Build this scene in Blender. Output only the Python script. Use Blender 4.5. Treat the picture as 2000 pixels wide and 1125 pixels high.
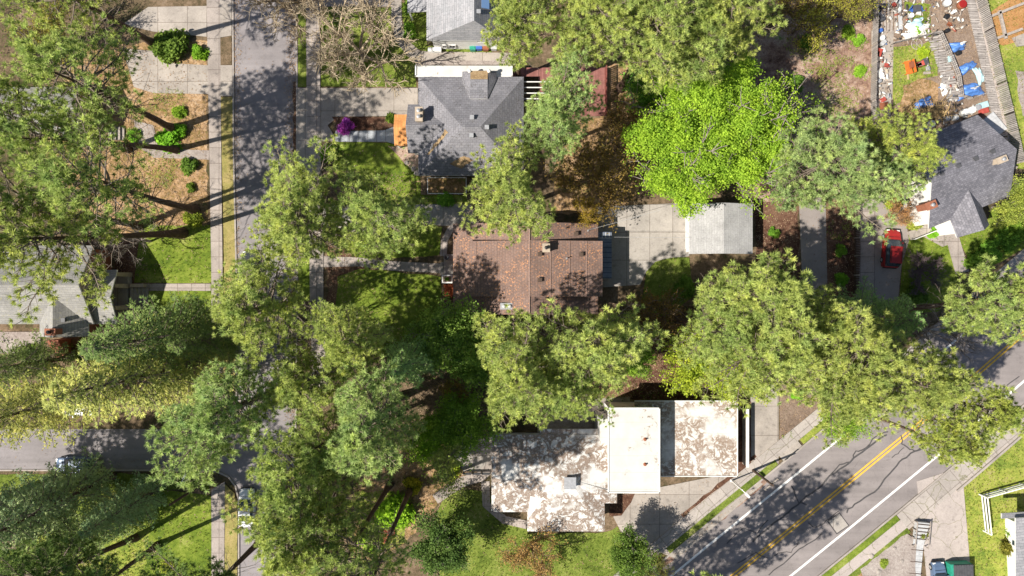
import bpy, bmesh, math, random
import numpy as np
from mathutils import Vector, Matrix
R_ = math.radians
for o in list(bpy.data.objects): bpy.data.objects.remove(o)
S = bpy.context.scene
COL = S.collection
# ---------------------------------------------------------------- camera, sky, sun, exposure
H = 83.0                 # flying height of the drone
PPM = 16.0               # photo pixels per metre on the ground
cam = bpy.data.objects.new("camera", bpy.data.cameras.new("camera")); COL.objects.link(cam)
cam.location = (0, 0, H); cam.rotation_euler = (0, 0, 0)
cam.data.sensor_width = 36; cam.data.lens = 36 * H / 125.0
cam.data.clip_start = 1; cam.data.clip_end = 3000
S.camera = cam
SUN_EL, SH = 49.0, Vector((0.925, 0.38))          # elevation, direction shadows fall
w = bpy.data.worlds.new("World"); S.world = w; w.use_nodes = True
nt = w.node_tree; bg = nt.nodes['Background']
sky = nt.nodes.new('ShaderNodeTexSky'); sky.sky_type = 'NISHITA'; sky.sun_disc = False
sky.sun_elevation = R_(SUN_EL); sky.sun_rotation = math.atan2(-SH.x, -SH.y) % (2 * math.pi)
nt.links.new(sky.outputs[0], bg.inputs[0]); bg.inputs[1].default_value = 0.065
sl = bpy.data.lights.new("sun", 'SUN'); sl.energy = 5.0; sl.angle = R_(0.6); sl.color = (1.0, 0.95, 0.86)
so = bpy.data.objects.new("sun", sl); COL.objects.link(so); so.location = (-60, -20, 120)
ce = math.cos(R_(SUN_EL))
so.rotation_euler = Vector((SH.x * ce, SH.y * ce, -math.sin(R_(SUN_EL)))).to_track_quat('-Z', 'Y').to_euler()
S.view_settings.view_transform = 'Standard'; S.view_settings.look = 'None'
S.view_settings.exposure = 0.66; S.view_settings.gamma = 1
S.render.resolution_x, S.render.resolution_y = 1024, 576
try:
    S.cycles.max_bounces = 6; S.cycles.transparent_max_bounces = 4
except Exception: pass

def P(px, py, h=0.0):
    """point at height h that stands over the spot seen at photo pixel (px,py)"""
    k = (H - h) / H / PPM
    return Vector(((px - 1000) * k, (562.5 - py) * k, h))

# ---------------------------------------------------------------- object helpers
def tag(o, label=None, cat=None, group=None, kind=None):
    if label: o['label'] = label
    if cat: o['category'] = cat
    if group: o['group'] = group
    if kind: o['kind'] = kind
    return o
def empty(name, loc=(0, 0, 0), rz=0, label=None, cat=None, group=None):
    o = bpy.data.objects.new(name, None); COL.objects.link(o)
    o.location = loc; o.rotation_euler = (0, 0, rz); o.empty_display_size = .5
    return tag(o, label, cat, group)
def link(name, me, parent=None, mat=None):
    o = bpy.data.objects.new(name, me); COL.objects.link(o)
    if mat and not me.materials: me.materials.append(mat)
    if parent: o.parent = parent
    return o
class MB:
    def __init__(s): s.v = []; s.f = []
    def add(s, vs, fs):
        n = len(s.v); s.v += [tuple(v) for v in vs]; s.f += [tuple(n + i for i in f) for f in fs]; return s
    def box(s, c, size, rz=0, taper=1.0, tilt=None):
        x, y, z = [a / 2 for a in size]; M = Matrix.Rotation(rz, 3, 'Z')
        if tilt: M = M @ Matrix.Rotation(tilt[0], 3, 'X') @ Matrix.Rotation(tilt[1], 3, 'Y')
        vs = []
        for dz, t in ((-z, 1), (z, taper)):
            for dx, dy in ((-x, -y), (x, -y), (x, y), (-x, y)):
                vs.append(Vector(c) + M @ Vector((dx * t, dy * t, dz)))
        return s.add(vs, [(3, 2, 1, 0), (4, 5, 6, 7), (0, 1, 5, 4), (1, 2, 6, 5), (2, 3, 7, 6), (3, 0, 4, 7)])
    def tube(s, p0, p1, r0, r1=None, n=10, cap=True):
        r1 = r0 if r1 is None else r1
        p0, p1 = Vector(p0), Vector(p1); d = (p1 - p0).normalized()
        a = d.orthogonal().normalized(); b = d.cross(a)
        vs = [p + (a * math.cos(2 * math.pi * i / n) + b * math.sin(2 * math.pi * i / n)) * r
              for p, r in ((p0, r0), (p1, r1)) for i in range(n)]
        fs = [(i, (i + 1) % n, n + (i + 1) % n, n + i) for i in range(n)]
        if cap: fs += [tuple(range(n))[::-1], tuple(range(n, 2 * n))]
        return s.add(vs, fs)
    def lathe(s, c, prof, n=14):
        vs = []; fs = []
        for r, z in prof:
            for i in range(n):
                t = 2 * math.pi * i / n; vs.append((c[0] + r * math.cos(t), c[1] + r * math.sin(t), c[2] + z))
        for k in range(len(prof) - 1):
            for i in range(n):
                j = (i + 1) % n; fs.append((k * n + i, k * n + j, (k + 1) * n + j, (k + 1) * n + i))
        fs.append(tuple(range(n))[::-1]); fs.append(tuple((len(prof) - 1) * n + i for i in range(n)))
        return s.add(vs, fs)
    def prism(s, pts, z0, z1):
        n = len(pts); vs = [(p[0], p[1], z0) for p in pts] + [(p[0], p[1], z1) for p in pts]
        return s.add(vs, [tuple(range(n))[::-1], tuple(range(n, 2 * n))] + [(i, (i + 1) % n, n + (i + 1) % n, n + i) for i in range(n)])
    def build(s, name, mat, parent=None, bevel=0, smooth=False):
        me = bpy.data.meshes.new(name); me.from_pydata(s.v, [], s.f); me.materials.append(mat)
        bm = bmesh.new(); bm.from_mesh(me)
        if bevel:
            bmesh.ops.bevel(bm, geom=bm.edges[:], offset=bevel, segments=2, affect='EDGES', clamp_overlap=True)
        bmesh.ops.recalc_face_normals(bm, faces=bm.faces[:]); bm.to_mesh(me); bm.free()
        if smooth: me.polygons.foreach_set('use_smooth', [True] * len(me.polygons))
        return link(name, me, parent)
def npmesh(name, V, F, k, rnd=None, smooth=False):
    """V (n,3), F (m,k) -> mesh; rnd per face"""
    me = bpy.data.meshes.new(name); m = len(F)
    me.vertices.add(len(V)); me.vertices.foreach_set('co', np.asarray(V, 'f').ravel())
    me.loops.add(m * k); me.loops.foreach_set('vertex_index', np.asarray(F, 'i').ravel())
    me.polygons.add(m); me.polygons.foreach_set('loop_start', np.arange(m, dtype='i') * k)
    if rnd is not None:
        a = me.attributes.new('rnd', 'FLOAT', 'FACE'); a.data.foreach_set('value', np.asarray(rnd, 'f'))
    me.update(calc_edges=True)
    if smooth: me.polygons.foreach_set('use_smooth', np.ones(m, bool))
    return me

# ---------------------------------------------------------------- materials
class NT:
    def __init__(s, name):
        s.m = bpy.data.materials.new(name); s.m.use_nodes = True; s.t = s.m.node_tree
        s.b = s.t.nodes['Principled BSDF']; s.out = s.t.nodes['Material Output']
        s.b.inputs['Roughness'].default_value = .85
        s.b.inputs['Specular IOR Level'].default_value = .25
    def n(s, typ, **kw):
        n = s.t.nodes.new(typ)
        for k, v in kw.items(): setattr(n, k, v)
        return n
    def l(s, a, b): s.t.links.new(a, b)
    def coord(s, which='Object'):
        if not hasattr(s, '_c'): s._c = s.n('ShaderNodeTexCoord')
        return s._c.outputs[which]
    def pos(s):
        if not hasattr(s, '_g'): s._g = s.n('ShaderNodeNewGeometry')
        return s._g.outputs['Position']
    def noise(s, scale, detail=4, rough=.6, vec=None, dist=0):
        n = s.n('ShaderNodeTexNoise'); n.inputs['Scale'].default_value = scale
        n.inputs['Detail'].default_value = detail; n.inputs['Roughness'].default_value = rough
        n.inputs['Distortion'].default_value = dist
        s.l(vec or s.pos(), n.inputs['Vector']); return n.outputs[0]
    def ramp(s, fac, stops, const=False):
        r = s.n('ShaderNodeValToRGB'); e = r.color_ramp.elements
        if const: r.color_ramp.interpolation = 'CONSTANT'
        while len(e) < len(stops): e.new(.5)
        for i, (p, c) in enumerate(stops):
            e[i].position = p
            if isinstance(c, (int, float)): c = (c, c, c)
            e[i].color = (*c[:3], 1)
        s.l(fac, r.inputs[0]); return r.outputs[0]
    def mix(s, fac, a, b, mode='MIX'):
        m = s.n('ShaderNodeMix', data_type='RGBA', blend_type=mode)
        for sock, v in ((m.inputs[0], fac), (m.inputs[6], a), (m.inputs[7], b)):
            if isinstance(v, (int, float)): sock.default_value = v
            elif isinstance(v, tuple): sock.default_value = (*v[:3], 1)
            else: s.l(v, sock)
        return m.outputs[2]
    def base(s, c):
        if isinstance(c, tuple): s.b.inputs['Base Color'].default_value = (*c, 1)
        else: s.l(c, s.b.inputs['Base Color'])
        return s
    def bump(s, h, strength=.3, dist=.05):
        b = s.n('ShaderNodeBump'); b.inputs['Strength'].default_value = strength; b.inputs['Distance'].default_value = dist
        s.l(h, b.inputs['Height']); s.l(b.outputs[0], s.b.inputs['Normal']); return s
def plain(name, c, rough=.7, var=.25, scale=3, metal=0, spec=.3):
    """paint / plastic / metal with slight wear"""
    t = NT(name); n = t.noise(scale, 4, .6, t.coord())
    d = tuple(x * (1 - var) for x in c); l = tuple(min(1, x * (1 + var * .6)) for x in c)
    t.base(t.ramp(n, [(.3, d), (.7, l)])); t.b.inputs['Roughness'].default_value = rough
    t.b.inputs['Metallic'].default_value = metal; t.b.inputs['Specular IOR Level'].default_value = spec
    return t.m
def concrete(name, c, grid=None, rot=0, crack=False, stain=.3):
    t = NT(name)
    big = t.ramp(t.noise(.35, 5, .6), [(.3, tuple(x * (1 - stain) for x in c)), (.62, c)])
    fine = t.ramp(t.noise(6, 4, .7), [(.25, .78), (.75, 1.1)])
    col = t.mix(1, big, fine, 'MULTIPLY')
    blot = t.ramp(t.noise(1.4, 3, .65), [(.30, .62), (.42, 1.0)])
    col = t.mix(.6, col, blot, 'MULTIPLY')
    if grid:
        mp = t.n('ShaderNodeMapping'); mp.inputs['Rotation'].default_value = (0, 0, rot); t.l(t.pos(), mp.inputs[0])
        br = t.n('ShaderNodeTexBrick'); br.offset = 0; br.inputs['Scale'].default_value = 1
        br.inputs['Brick Width'].default_value = grid[0]; br.inputs['Row Height'].default_value = grid[1]
        br.inputs['Mortar Size'].default_value = .035; br.inputs['Mortar Smooth'].default_value = .3
        br.inputs['Color1'].default_value = (1, 1, 1, 1); br.inputs['Color2'].default_value = (.86, .86, .86, 1)
        br.inputs['Mortar'].default_value = (.45, .42, .4, 1); t.l(mp.outputs[0], br.inputs[0])
        col = t.mix(1, col, br.outputs[0], 'MULTIPLY')
    if crack:
        vo = t.n('ShaderNodeTexVoronoi', feature='DISTANCE_TO_EDGE'); vo.inputs['Scale'].default_value = .30
        wv = t.n('ShaderNodeVectorMath', operation='ADD'); nn = t.n('ShaderNodeTexNoise'); nn.inputs['Scale'].default_value = 1.0; nn.inputs['Detail'].default_value = 6
        t.l(t.pos(), nn.inputs['Vector']); t.l(t.pos(), wv.inputs[0]); t.l(nn.outputs['Color'], wv.inputs[1])
        t.l(wv.outputs[0], vo.inputs['Vector'])
        col = t.mix(t.ramp(vo.outputs[0], [(.003, .8), (.011, 0)]), col, (.17, .16, .09))
    t.base(col); t.b.inputs['Roughness'].default_value = .9
    return t.m
def asphalt(name, c, streak=None):
    t = NT(name)
    a = t.ramp(t.noise(.18, 6, .6), [(.3, tuple(x * .82 for x in c)), (.7, tuple(x * 1.12 for x in c))])
    f = t.ramp(t.noise(14, 3, .8), [(.2, .8), (.8, 1.15)])
    col = t.mix(1, a, f, 'MULTIPLY')
    vo = t.n('ShaderNodeTexVoronoi', feature='DISTANCE_TO_EDGE'); vo.inputs['Scale'].default_value = .16
    wv = t.n('ShaderNodeVectorMath', operation='ADD'); nn = t.n('ShaderNodeTexNoise'); nn.inputs['Scale'].default_value = .5
    nn.inputs['Detail'].default_value = 5
    sc = t.n('ShaderNodeVectorMath', operation='SCALE'); sc.inputs['Scale'].default_value = 3
    t.l(t.pos(), nn.inputs['Vector']); t.l(nn.outputs['Color'], sc.inputs[0]); t.l(t.pos(), wv.inputs[0]); t.l(sc.outputs[0], wv.inputs[1])
    t.l(wv.outputs[0], vo.inputs['Vector'])
    col = t.mix(t.ramp(vo.outputs[0], [(.001, .4), (.004, 0)]), col, tuple(x * .35 for x in c))
    if streak is not None:      # wheel tracks and oil band along the lanes
        mp = t.n('ShaderNodeMapping'); mp.inputs['Rotation'].default_value = (0, 0, streak); mp.inputs['Scale'].default_value = (.03, .55, 1); t.l(t.pos(), mp.inputs[0])
        col = t.mix(1, col, t.ramp(t.noise(1.6, 4, .6, mp.outputs[0]), [(.3, .84), (.5, 1.0), (.72, 1.12)]), 'MULTIPLY')
    col = t.mix(.7, col, t.ramp(t.noise(.9, 5, .75), [(.28, .72), (.45, 1.0), (.7, 1.06)]), 'MULTIPLY')
    t.base(col); t.bump(f, .2, .01); return t.m
def soil(name, cols, sc=(.25, 2.2, 9), seed=0):
    """patchy ground: three or more colours by layered noise"""
    t = NT(name)
    mp = t.n('ShaderNodeMapping'); mp.inputs['Location'].default_value = (seed * 13.1, seed * 7.7, seed * 3.3); t.l(t.pos(), mp.inputs[0])
    v = mp.outputs[0]
    a = t.noise(sc[0], 6, .65, v); b = t.noise(sc[1], 6, .75, v); c = t.noise(sc[2], 3, .8, v)
    m = t.n('ShaderNodeMath', operation='MULTIPLY_ADD'); m.inputs[1].default_value = .55; t.l(a, m.inputs[0])
    m2 = t.n('ShaderNodeMath', operation='MULTIPLY'); m2.inputs[1].default_value = .45; t.l(b, m2.inputs[0]); t.l(m2.outputs[0], m.inputs[2])
    n = len(cols); col = t.ramp(m.outputs[0], [(.36 + .28 * i / (n - 1), cc) for i, cc in enumerate(cols)])
    col = t.mix(1, col, t.ramp(c, [(.25, .55), (.5, 1.0), (.8, 1.5)]), 'MULTIPLY')
    t.base(col); t.bump(c, .6, .08); t.b.inputs['Roughness'].default_value = 1; t.b.inputs['Specular IOR Level'].default_value = .05
    return t.m
def foliage(name, a, b, tr=.35, tint=True):
    """leaf / needle: colour varies face to face and clump to clump; some light passes through"""
    t = NT(name); at = t.n('ShaderNodeAttribute', attribute_name='rnd')
    col = t.ramp(at.outputs['Fac'], [(.0, a), (1.0, b)])
    cl = t.ramp(t.noise(.55, 3, .6), [(.3, (.72, .80, .85)), (.7, (1.22, 1.12, 1.0))])
    col = t.mix(1, col, cl, 'MULTIPLY')
    if tint:
        oi = t.n('ShaderNodeObjectInfo'); col = t.mix(1, col, oi.outputs['Color'], 'MULTIPLY')
    d = t.n('ShaderNodeBsdfDiffuse'); tl = t.n('ShaderNodeBsdfTranslucent'); mx = t.n('ShaderNodeMixShader')
    mx.inputs[0].default_value = tr
    t.l(col, d.inputs[0]); t.l(col, tl.inputs[0]); t.l(d.outputs[0], mx.inputs[1]); t.l(tl.outputs[0], mx.inputs[2])
    t.t.nodes.remove(t.b); t.l(mx.outputs[0], t.out.inputs[0]); return t.m
def bark(name, a, b):
    t = NT(name); n = t.noise(3.5, 6, .7, t.coord())
    t.base(t.ramp(n, [(.3, a), (.7, b)])); t.bump(n, .6, .06); return t.m
def shingle(name, c1, c2, mort, row=.32, width=.5, specks=None, sthr=.6, stain=None, sscale=1.6):
    t = NT(name); br = t.n('ShaderNodeTexBrick'); br.inputs['Scale'].default_value = 1
    br.inputs['Brick Width'].default_value = width; br.inputs['Row Height'].default_value = row
    br.inputs['Mortar Size'].default_value = .022; br.inputs['Mortar Smooth'].default_value = .4; br.inputs['Bias'].default_value = 0
    for k, v in (('Color1', c1), ('Color2', c2), ('Mortar', mort)): br.inputs[k].default_value = (*v, 1)
    t.l(t.coord('UV'), br.inputs[0]); col = br.outputs[0]
    col = t.mix(1, col, t.ramp(t.noise(.5, 5, .65), [(.3, .8), (.7, 1.15)]), 'MULTIPLY')
    col = t.mix(1, col, t.ramp(t.noise(7, 3, .8), [(.25, .75), (.75, 1.25)]), 'MULTIPLY')
    if specks:
        f = t.ramp(t.noise(5.5, 2, .6), [(sthr, 0), (sthr + .05, 1)]); g = t.ramp(t.noise(.6, 3), [(.42, .15), (.6, 1)])
        m = t.n('ShaderNodeMath', operation='MULTIPLY'); t.l(f, m.inputs[0]); t.l(g, m.inputs[1])
        col = t.mix(m.outputs[0], col, specks)
    if stain:
        col = t.mix(t.ramp(t.noise(sscale, 4, .7), [(.60, 0), (.68, .8)]), col, stain)
    t.base(col); t.bump(br.outputs['Fac'], -.4, .03); return t.m
def boards(name, c1, c2, width=.14, length=3.0, rot=0, gap=(.03, .02, .02)):
    t = NT(name); mp = t.n('ShaderNodeMapping'); mp.inputs['Rotation'].default_value = (0, 0, rot); t.l(t.pos(), mp.inputs[0])
    br = t.n('ShaderNodeTexBrick'); br.inputs['Scale'].default_value = 1; br.offset = .37
    br.inputs['Brick Width'].default_value = length; br.inputs['Row Height'].default_value = width
    br.inputs['Mortar Size'].default_value = width * .09; br.inputs['Mortar Smooth'].default_value = .3
    for k, v in (('Color1', c1), ('Color2', c2), ('Mortar', gap)): br.inputs[k].default_value = (*v, 1)
    t.l(mp.outputs[0], br.inputs[0])
    t.base(t.mix(1, br.outputs[0], t.ramp(t.noise(1.3, 5, .7), [(.3, .7), (.7, 1.2)]), 'MULTIPLY')); return t.m
def dirty_white(name, base, dirt, lo, hi, gscale=.22, glo=.4, ghi=.6, rs=1.0):
    """white membrane with swirling dried leaf-litter tide marks"""
    t = NT(name)
    r = t.noise(rs, 10, .72, dist=.5)
    ring = t.ramp(r, [(lo - .06, 0), (lo, 1), (hi, .85), (hi + .05, 0)])
    g = t.ramp(t.noise(gscale, 4, .6), [(glo, 0), (ghi, 1)])
    m = t.n('ShaderNodeMath', operation='MULTIPLY'); t.l(ring, m.inputs[0]); t.l(g, m.inputs[1])
    dc = t.ramp(t.noise(4, 4, .7), [(.3, tuple(x * .6 for x in dirt)), (.7, dirt)])
    wc = t.ramp(t.noise(.8, 5, .6), [(.3, tuple(x * .86 for x in base)), (.6, base)])
    br = t.n('ShaderNodeTexBrick'); br.offset = 0; br.inputs['Scale'].default_value = 1; br.inputs['Brick Width'].default_value = 9; br.inputs['Row Height'].default_value = 1.9
    br.inputs['Mortar Size'].default_value = .03; br.inputs['Color1'].default_value = (1, 1, 1, 1); br.inputs['Color2'].default_value = (.95, .95, .94, 1); br.inputs['Mortar'].default_value = (.84, .83, .81, 1); t.l(t.pos(), br.inputs[0])
    t.base(t.mix(1, t.mix(m.outputs[0], wc, dc), br.outputs[0], 'MULTIPLY')); t.b.inputs['Roughness'].default_value = .6; return t.m
def glass_mat(name, c=(.03, .045, .06)):
    t = NT(name); t.base(c); t.b.inputs['Roughness'].default_value = .08; t.b.inputs['Specular IOR Level'].default_value = .6; return t.m

M = {}
M['ground'] = soil('ground_litter', [(.045, .06, .02), (.09, .07, .04), (.17, .12, .075), (.26, .19, .13)], seed=1)
M['litter'] = soil('needle_litter', [(.12, .15, .04), (.22, .14, .06), (.38, .24, .13), (.47, .34, .22)], sc=(.3, 2.4, 9), seed=2)
M['pinklitter'] = soil('leaf_litter', [(.10, .055, .04), (.20, .12, .09), (.30, .20, .15), (.42, .31, .25), (.16, .24, .05)], sc=(.35, 1.8, 8), seed=3)
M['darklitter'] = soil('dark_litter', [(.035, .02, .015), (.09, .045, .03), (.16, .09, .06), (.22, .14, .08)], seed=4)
M['soil'] = soil('garden_soil', [(.14, .10, .075), (.22, .16, .12), (.30, .23, .18)], seed=5)
M['sand'] = soil('orange_sand', [(.30, .15, .06), (.38, .20, .08), (.45, .27, .13)], seed=6)
M['grass'] = soil('lawn_grass', [(.06, .085, .018), (.11, .15, .025), (.17, .21, .04), (.28, .28, .09)], sc=(.35, 2.5, 10), seed=7)
M['grassbright'] = soil('spring_grass', [(.06, .10, .018), (.115, .165, .022), (.185, .235, .035), (.28, .30, .08)], sc=(.3, 2.2, 10), seed=8)
M['grassdry'] = soil('dry_grass', [(.17, .18, .05), (.30, .25, .09), (.40, .31, .14)], sc=(.5, 3, 11), seed=9)
M['weeds'] = soil('weedy_grass', [(.09, .14, .025), (.18, .23, .04), (.29, .31, .06), (.34, .29, .14)], sc=(.5, 3, 9), seed=10)
M['conc'] = concrete('driveway_concrete', (.44, .385, .335), (3.6, 3.6), 0)
M['conc2'] = concrete('pad_concrete', (.41, .37, .33), (2.8, 3.4), 0, stain=.2)
M['walk'] = concrete('pavement_concrete', (.42, .36, .32), (1.7, 1.9), 0)
M['walkd'] = concrete('roadside_pavement', (.43, .38, .34), (1.9, 1.9), R_(-40), crack=True, stain=.15)
M['crackc'] = concrete('cracked_concrete', (.44, .38, .345), None, crack=True, stain=.15)
M['pathblue'] = concrete('blue_grey_concrete', (.42, .44, .46), (1.1, 4), 0)
M['gravel'] = soil('gravel', [(.22, .18, .16), (.33, .28, .25), (.42, .37, .33)], sc=(.5, 4, 14), seed=11)
M['asph'] = asphalt('asphalt', (.25, .225, .225), R_(90))
M['asph2'] = asphalt('main_road_asphalt', (.245, .215, .205), R_(-40.5))
M['asph3'] = asphalt('alley_asphalt', (.27, .235, .215))
M['kerb'] = concrete('kerb_concrete', (.40, .35, .31), None)
M['tar'] = plain('crack_tar', (.075, .07, .07), .7)
M['white_line'] = plain('white_road_paint', (.78, .76, .72), .6, .15, 4)
M['yellow_line'] = plain('yellow_road_paint', (.72, .42, .06), .6, .2, 4)
M['pine'] = foliage('pine_needles', (.175, .245, .055), (.77, .87, .30), .40)
M['fir'] = foliage('fir_needles', (.16, .235, .08), (.70, .78, .32), .38)
M['leaf'] = foliage('leaves', (.20, .27, .05), (.64, .70, .18), .4)
M['twigleaf'] = foliage('buds', (.20, .14, .05), (.38, .30, .12), .3)
M['bark'] = bark('pine_bark', (.035, .022, .016), (.16, .10, .07))
M['limb'] = bark('pine_limb', (.09, .07, .055), (.30, .24, .19))
M['barkgrey'] = bark('grey_bark', (.13, .11, .095), (.34, .29, .25))
M['twig'] = bark('tan_twigs', (.30, .23, .15), (.56, .46, .32))
M['twigdark'] = bark('brown_twigs', (.09, .06, .04), (.24, .17, .11))
M['twigpurple'] = bark('purple_twigs', (.07, .045, .05), (.20, .15, .15))
M['brownroof'] = shingle('brown_shingle', (.185, .122, .102), (.215, .145, .12), (.13, .085, .07), .32, .36, (.50, .24, .12), .565)
M['greyroof'] = shingle('grey_shingle', (.19, .185, .20), (.235, .225, .24), (.13, .125, .135), .32, .5, (.10, .09, .08), .60)
M['greyroof2'] = shingle('light_grey_shingle', (.27, .27, .28), (.33, .32, .33), (.17, .17, .18), .3, .9)
M['greyroof3'] = shingle('blue_grey_shingle', (.14, .135, .155), (.23, .22, .245), (.10, .10, .11), .28, .34)
M['greyroof4'] = shingle('warm_grey_shingle', (.25, .24, .225), (.31, .295, .27), (.18, .17, .16), .30, .9, (.33, .30, .10), .64)
M['garageroof'] = shingle('pale_grey_shingle', (.345, .335, .33), (.38, .37, .365), (.29, .28, .275), .3, .9)
M['flat1'] = dirty_white('stained_white_membrane', (.66, .645, .62), (.27, .19, .14), .46, .525, .2, .39, .48)
M['flat2'] = dirty_white('clean_white_membrane', (.58, .565, .53), (.30, .22, .16), .60, .66, .3, .52, .6)
M['flat3'] = dirty_white('streaked_white_membrane', (.64, .61, .57), (.30, .21, .15), .47, .525, .22, .42, .54)
M['white'] = plain('white_paint', (.76, .74, .70), .6, .12, 1.2)
M['whitetrim'] = plain('white_trim', (.70, .69, .66), .6, .1)
M['stucco'] = plain('tan_stucco', (.42, .34, .26), .9, .2, 2)
M['brick'] = shingle('red_brick', (.28, .10, .06), (.36, .14, .08), (.3, .25, .2), .1, .25)
M['brickc'] = plain('brick_paint', (.30, .12, .07), .9, .3, 6)
M['litterheap'] = soil('gutter_litter', [(.20, .13, .07), (.32, .22, .12), (.42, .31, .19)], sc=(.8, 4, 12), seed=12)
M['orange'] = boards('orange_boards', (.62, .27, .09), (.70, .33, .12), .16, 4, R_(90), (.35, .13, .04))
M['deckred'] = boards('red_deck_boards', (.24, .095, .08), (.31, .135, .115), .15, 3, R_(90))
M['deckgrey'] = boards('weathered_boards', (.30, .27, .25), (.42, .38, .35), .22, 2.4, 0)
M['plank'] = plain('weathered_plank', (.36, .31, .27), .9, .35, 4)
M['seam'] = plain('roof_seam_metal', (.30, .20, .165), .7, .3, 4)
M['plankdark'] = plain('dark_plank', (.09, .06, .045), .9, .3, 4)
M['planktan'] = plain('fresh_plank', (.50, .36, .20), .8, .25, 4)
M['slatred'] = plain('red_stain_timber', (.22, .07, .055), .8, .3, 3)
M['black'] = plain('black_plastic', (.02, .02, .022), .5)
M['metal'] = plain('grey_metal', (.38, .38, .39), .45, .2, 4, .3)
M['darkmetal'] = plain('dark_metal', (.08, .08, .085), .5)
M['glass'] = glass_mat('dark_glass')
M['skylight'] = glass_mat('sky_glass', (.14, .24, .42))
M['polycarb'] = boards('corrugated_patio_roof', (.17, .19, .235), (.19, .215, .26), .6, 5, 0, (.07, .09, .14))
M['tarp'] = plain('blue_tarp', (.09, .22, .56), .45, .45, 2.5, 0, .5)
M['tarplight'] = plain('pale_tarp', (.42, .60, .62), .5, .3, 2.5)
M['red'] = plain('red_plastic', (.42, .08, .06), .5, .3)
M['redpaint'] = plain('red_car_paint', (.28, .016, .015), .45, .15, 1, 0, .4)
M['bluepaint'] = plain('blue_car_paint', (.10, .15, .24), .4, .1, 1, .1, .6)
M['whitepaint'] = plain('white_car_paint', (.72, .73, .74), .25, .05, 1, 0, .6)
M['darkpaint'] = plain('dark_car_paint', (.05, .055, .065), .25, .1, 1, .2, .6)
M['orangepaint'] = plain('orange_paint', (.60, .16, .03), .6, .25)
M['green'] = plain('green_plastic', (.03, .28, .19), .5, .2)
M['blue'] = plain('blue_plastic', (.05, .13, .42), .5, .2)
M['brown'] = plain('brown_plastic', (.28, .10, .05), .5, .2)
M['grey'] = plain('grey_plastic', (.45, .45, .45), .5, .2)
M['rubber'] = plain('rubber', (.025, .025, .025), .8)
M['straw'] = plain('dry_sticks', (.55, .38, .17), .9, .4, 3)
M['lamp_red'] = plain('tail_lamp', (.4, .02, .02), .3)
M['lamp_white'] = plain('head_lamp', (.7, .7, .68), .2)

# ---------------------------------------------------------------- ground sheets
rng = random.Random(5)
def smoothpoly(px, jit=0, step=24, seed=0, close=True):
    r = random.Random(seed); out = []; n = len(px)
    for i in range(n if close else n - 1):
        a, b = px[i], px[(i + 1) % n]; L = math.hypot(b[0] - a[0], b[1] - a[1]); k = max(1, int(L / step)) if jit else 1
        for j in range(k):
            t = j / k; out.append((a[0] + (b[0] - a[0]) * t + r.uniform(-jit, jit), a[1] + (b[1] - a[1]) * t + r.uniform(-jit, jit)))
    if not close: out.append(px[-1])
    return out
LAY = [0]
def patch(name, px, z, mat, jit=0, seed=None, step=14):
    """ground sheet with a skirt; px in ground pixels. Every sheet gets its own level"""
    LAY[0] += 1; z = z + LAY[0] * .0006
    pts = [P(*p)[:2] for p in smoothpoly(px, jit, step, LAY[0] if seed is None else seed)]
    bm = bmesh.new(); vs = [bm.verts.new((x, y, z)) for x, y in pts]; lo = [bm.verts.new((x, y, -.03)) for x, y in pts]
    es = [bm.edges.new((vs[i], vs[(i + 1) % len(vs)])) for i in range(len(vs))]
    bmesh.ops.triangle_fill(bm, edges=es, use_beauty=True)
    for i in range(len(vs)):
        j = (i + 1) % len(vs); bm.faces.new((vs[i], vs[j], lo[j], lo[i]))
    for f in bm.faces:
        f.normal_update()
        if abs(f.normal.z) > .5 and f.normal.z < 0: f.normal_flip()
    me = bpy.data.meshes.new(name); bm.to_mesh(me); bm.free()
    o = link(name, me, None, mat); o['kind'] = 'structure'; return o
def strip(px, wpx, cap=0):
    """polygon of a constant-width band along a pixel polyline"""
    L = []; Rr = []
    for i, p in enumerate(px):
        a = px[max(0, i - 1)]; b = px[min(len(px) - 1, i + 1)]
        d = Vector((b[0] - a[0], b[1] - a[1])).normalized(); n = Vector((-d.y, d.x)) * wpx / 2
        L.append((p[0] + n.x, p[1] + n.y)); Rr.append((p[0] - n.x, p[1] - n.y))
    return L + Rr[::-1]

gm = MB(); gm.add([(-600, -600, 0), (600, -600, 0), (600, 600, 0), (-600, 600, 0)], [(0, 1, 2, 3)])
gm.build('ground', M['ground'])['kind'] = 'structure'
# --- yards (low sheets)
Y = .012
LAWN = []; LITTER = []
def lawn(px, mat='grass', jit=2, z=.02): LAWN.append((px, mat)); return patch('lawn', px, z, M[mat], jit)
def bed(px, mat='litter', jit=3, z=Y, name='bare_ground'): LITTER.append((px, mat)); return patch(name, px, z, M[mat], jit)
bed([(150, 90), (405, 80), (405, 445), (180, 470), (80, 300)], 'litter')
bed([(640, 330), (830, 340), (905, 400), (800, 430), (640, 470)], 'ground')
bed([(1180, 120), (1290, 120), (1260, 330), (1230, 410), (1080, 420), (1090, 240), (1170, 230)], 'litter')
bed([(1480, -40), (1705, -40), (1705, 260), (1670, 400), (1480, 400), (1440, 200)], 'pinklitter', 5)
bed([(1470, 390), (1560, 395), (1560, 560), (1480, 520)], 'darklitter')
bed([(1612, 390), (1672, 390), (1672, 580), (1612, 580)], 'darklitter')
bed([(1702, -40), (1900, -40), (1960, 250), (1760, 270), (1702, 260)], 'soil', 2)
bed([(1765, 165), (1800, 155), (1832, 165), (1835, 225), (1790, 240), (1755, 215)], 'litter', 4, .045)
bed([(1520, 700), (1640, 700), (1640, 800), (1590, 850), (1525, 875)], 'soil', 2)
bed([(1140, 600), (1460, 600), (1460, 780), (1140, 780)], 'darklitter')
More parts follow.
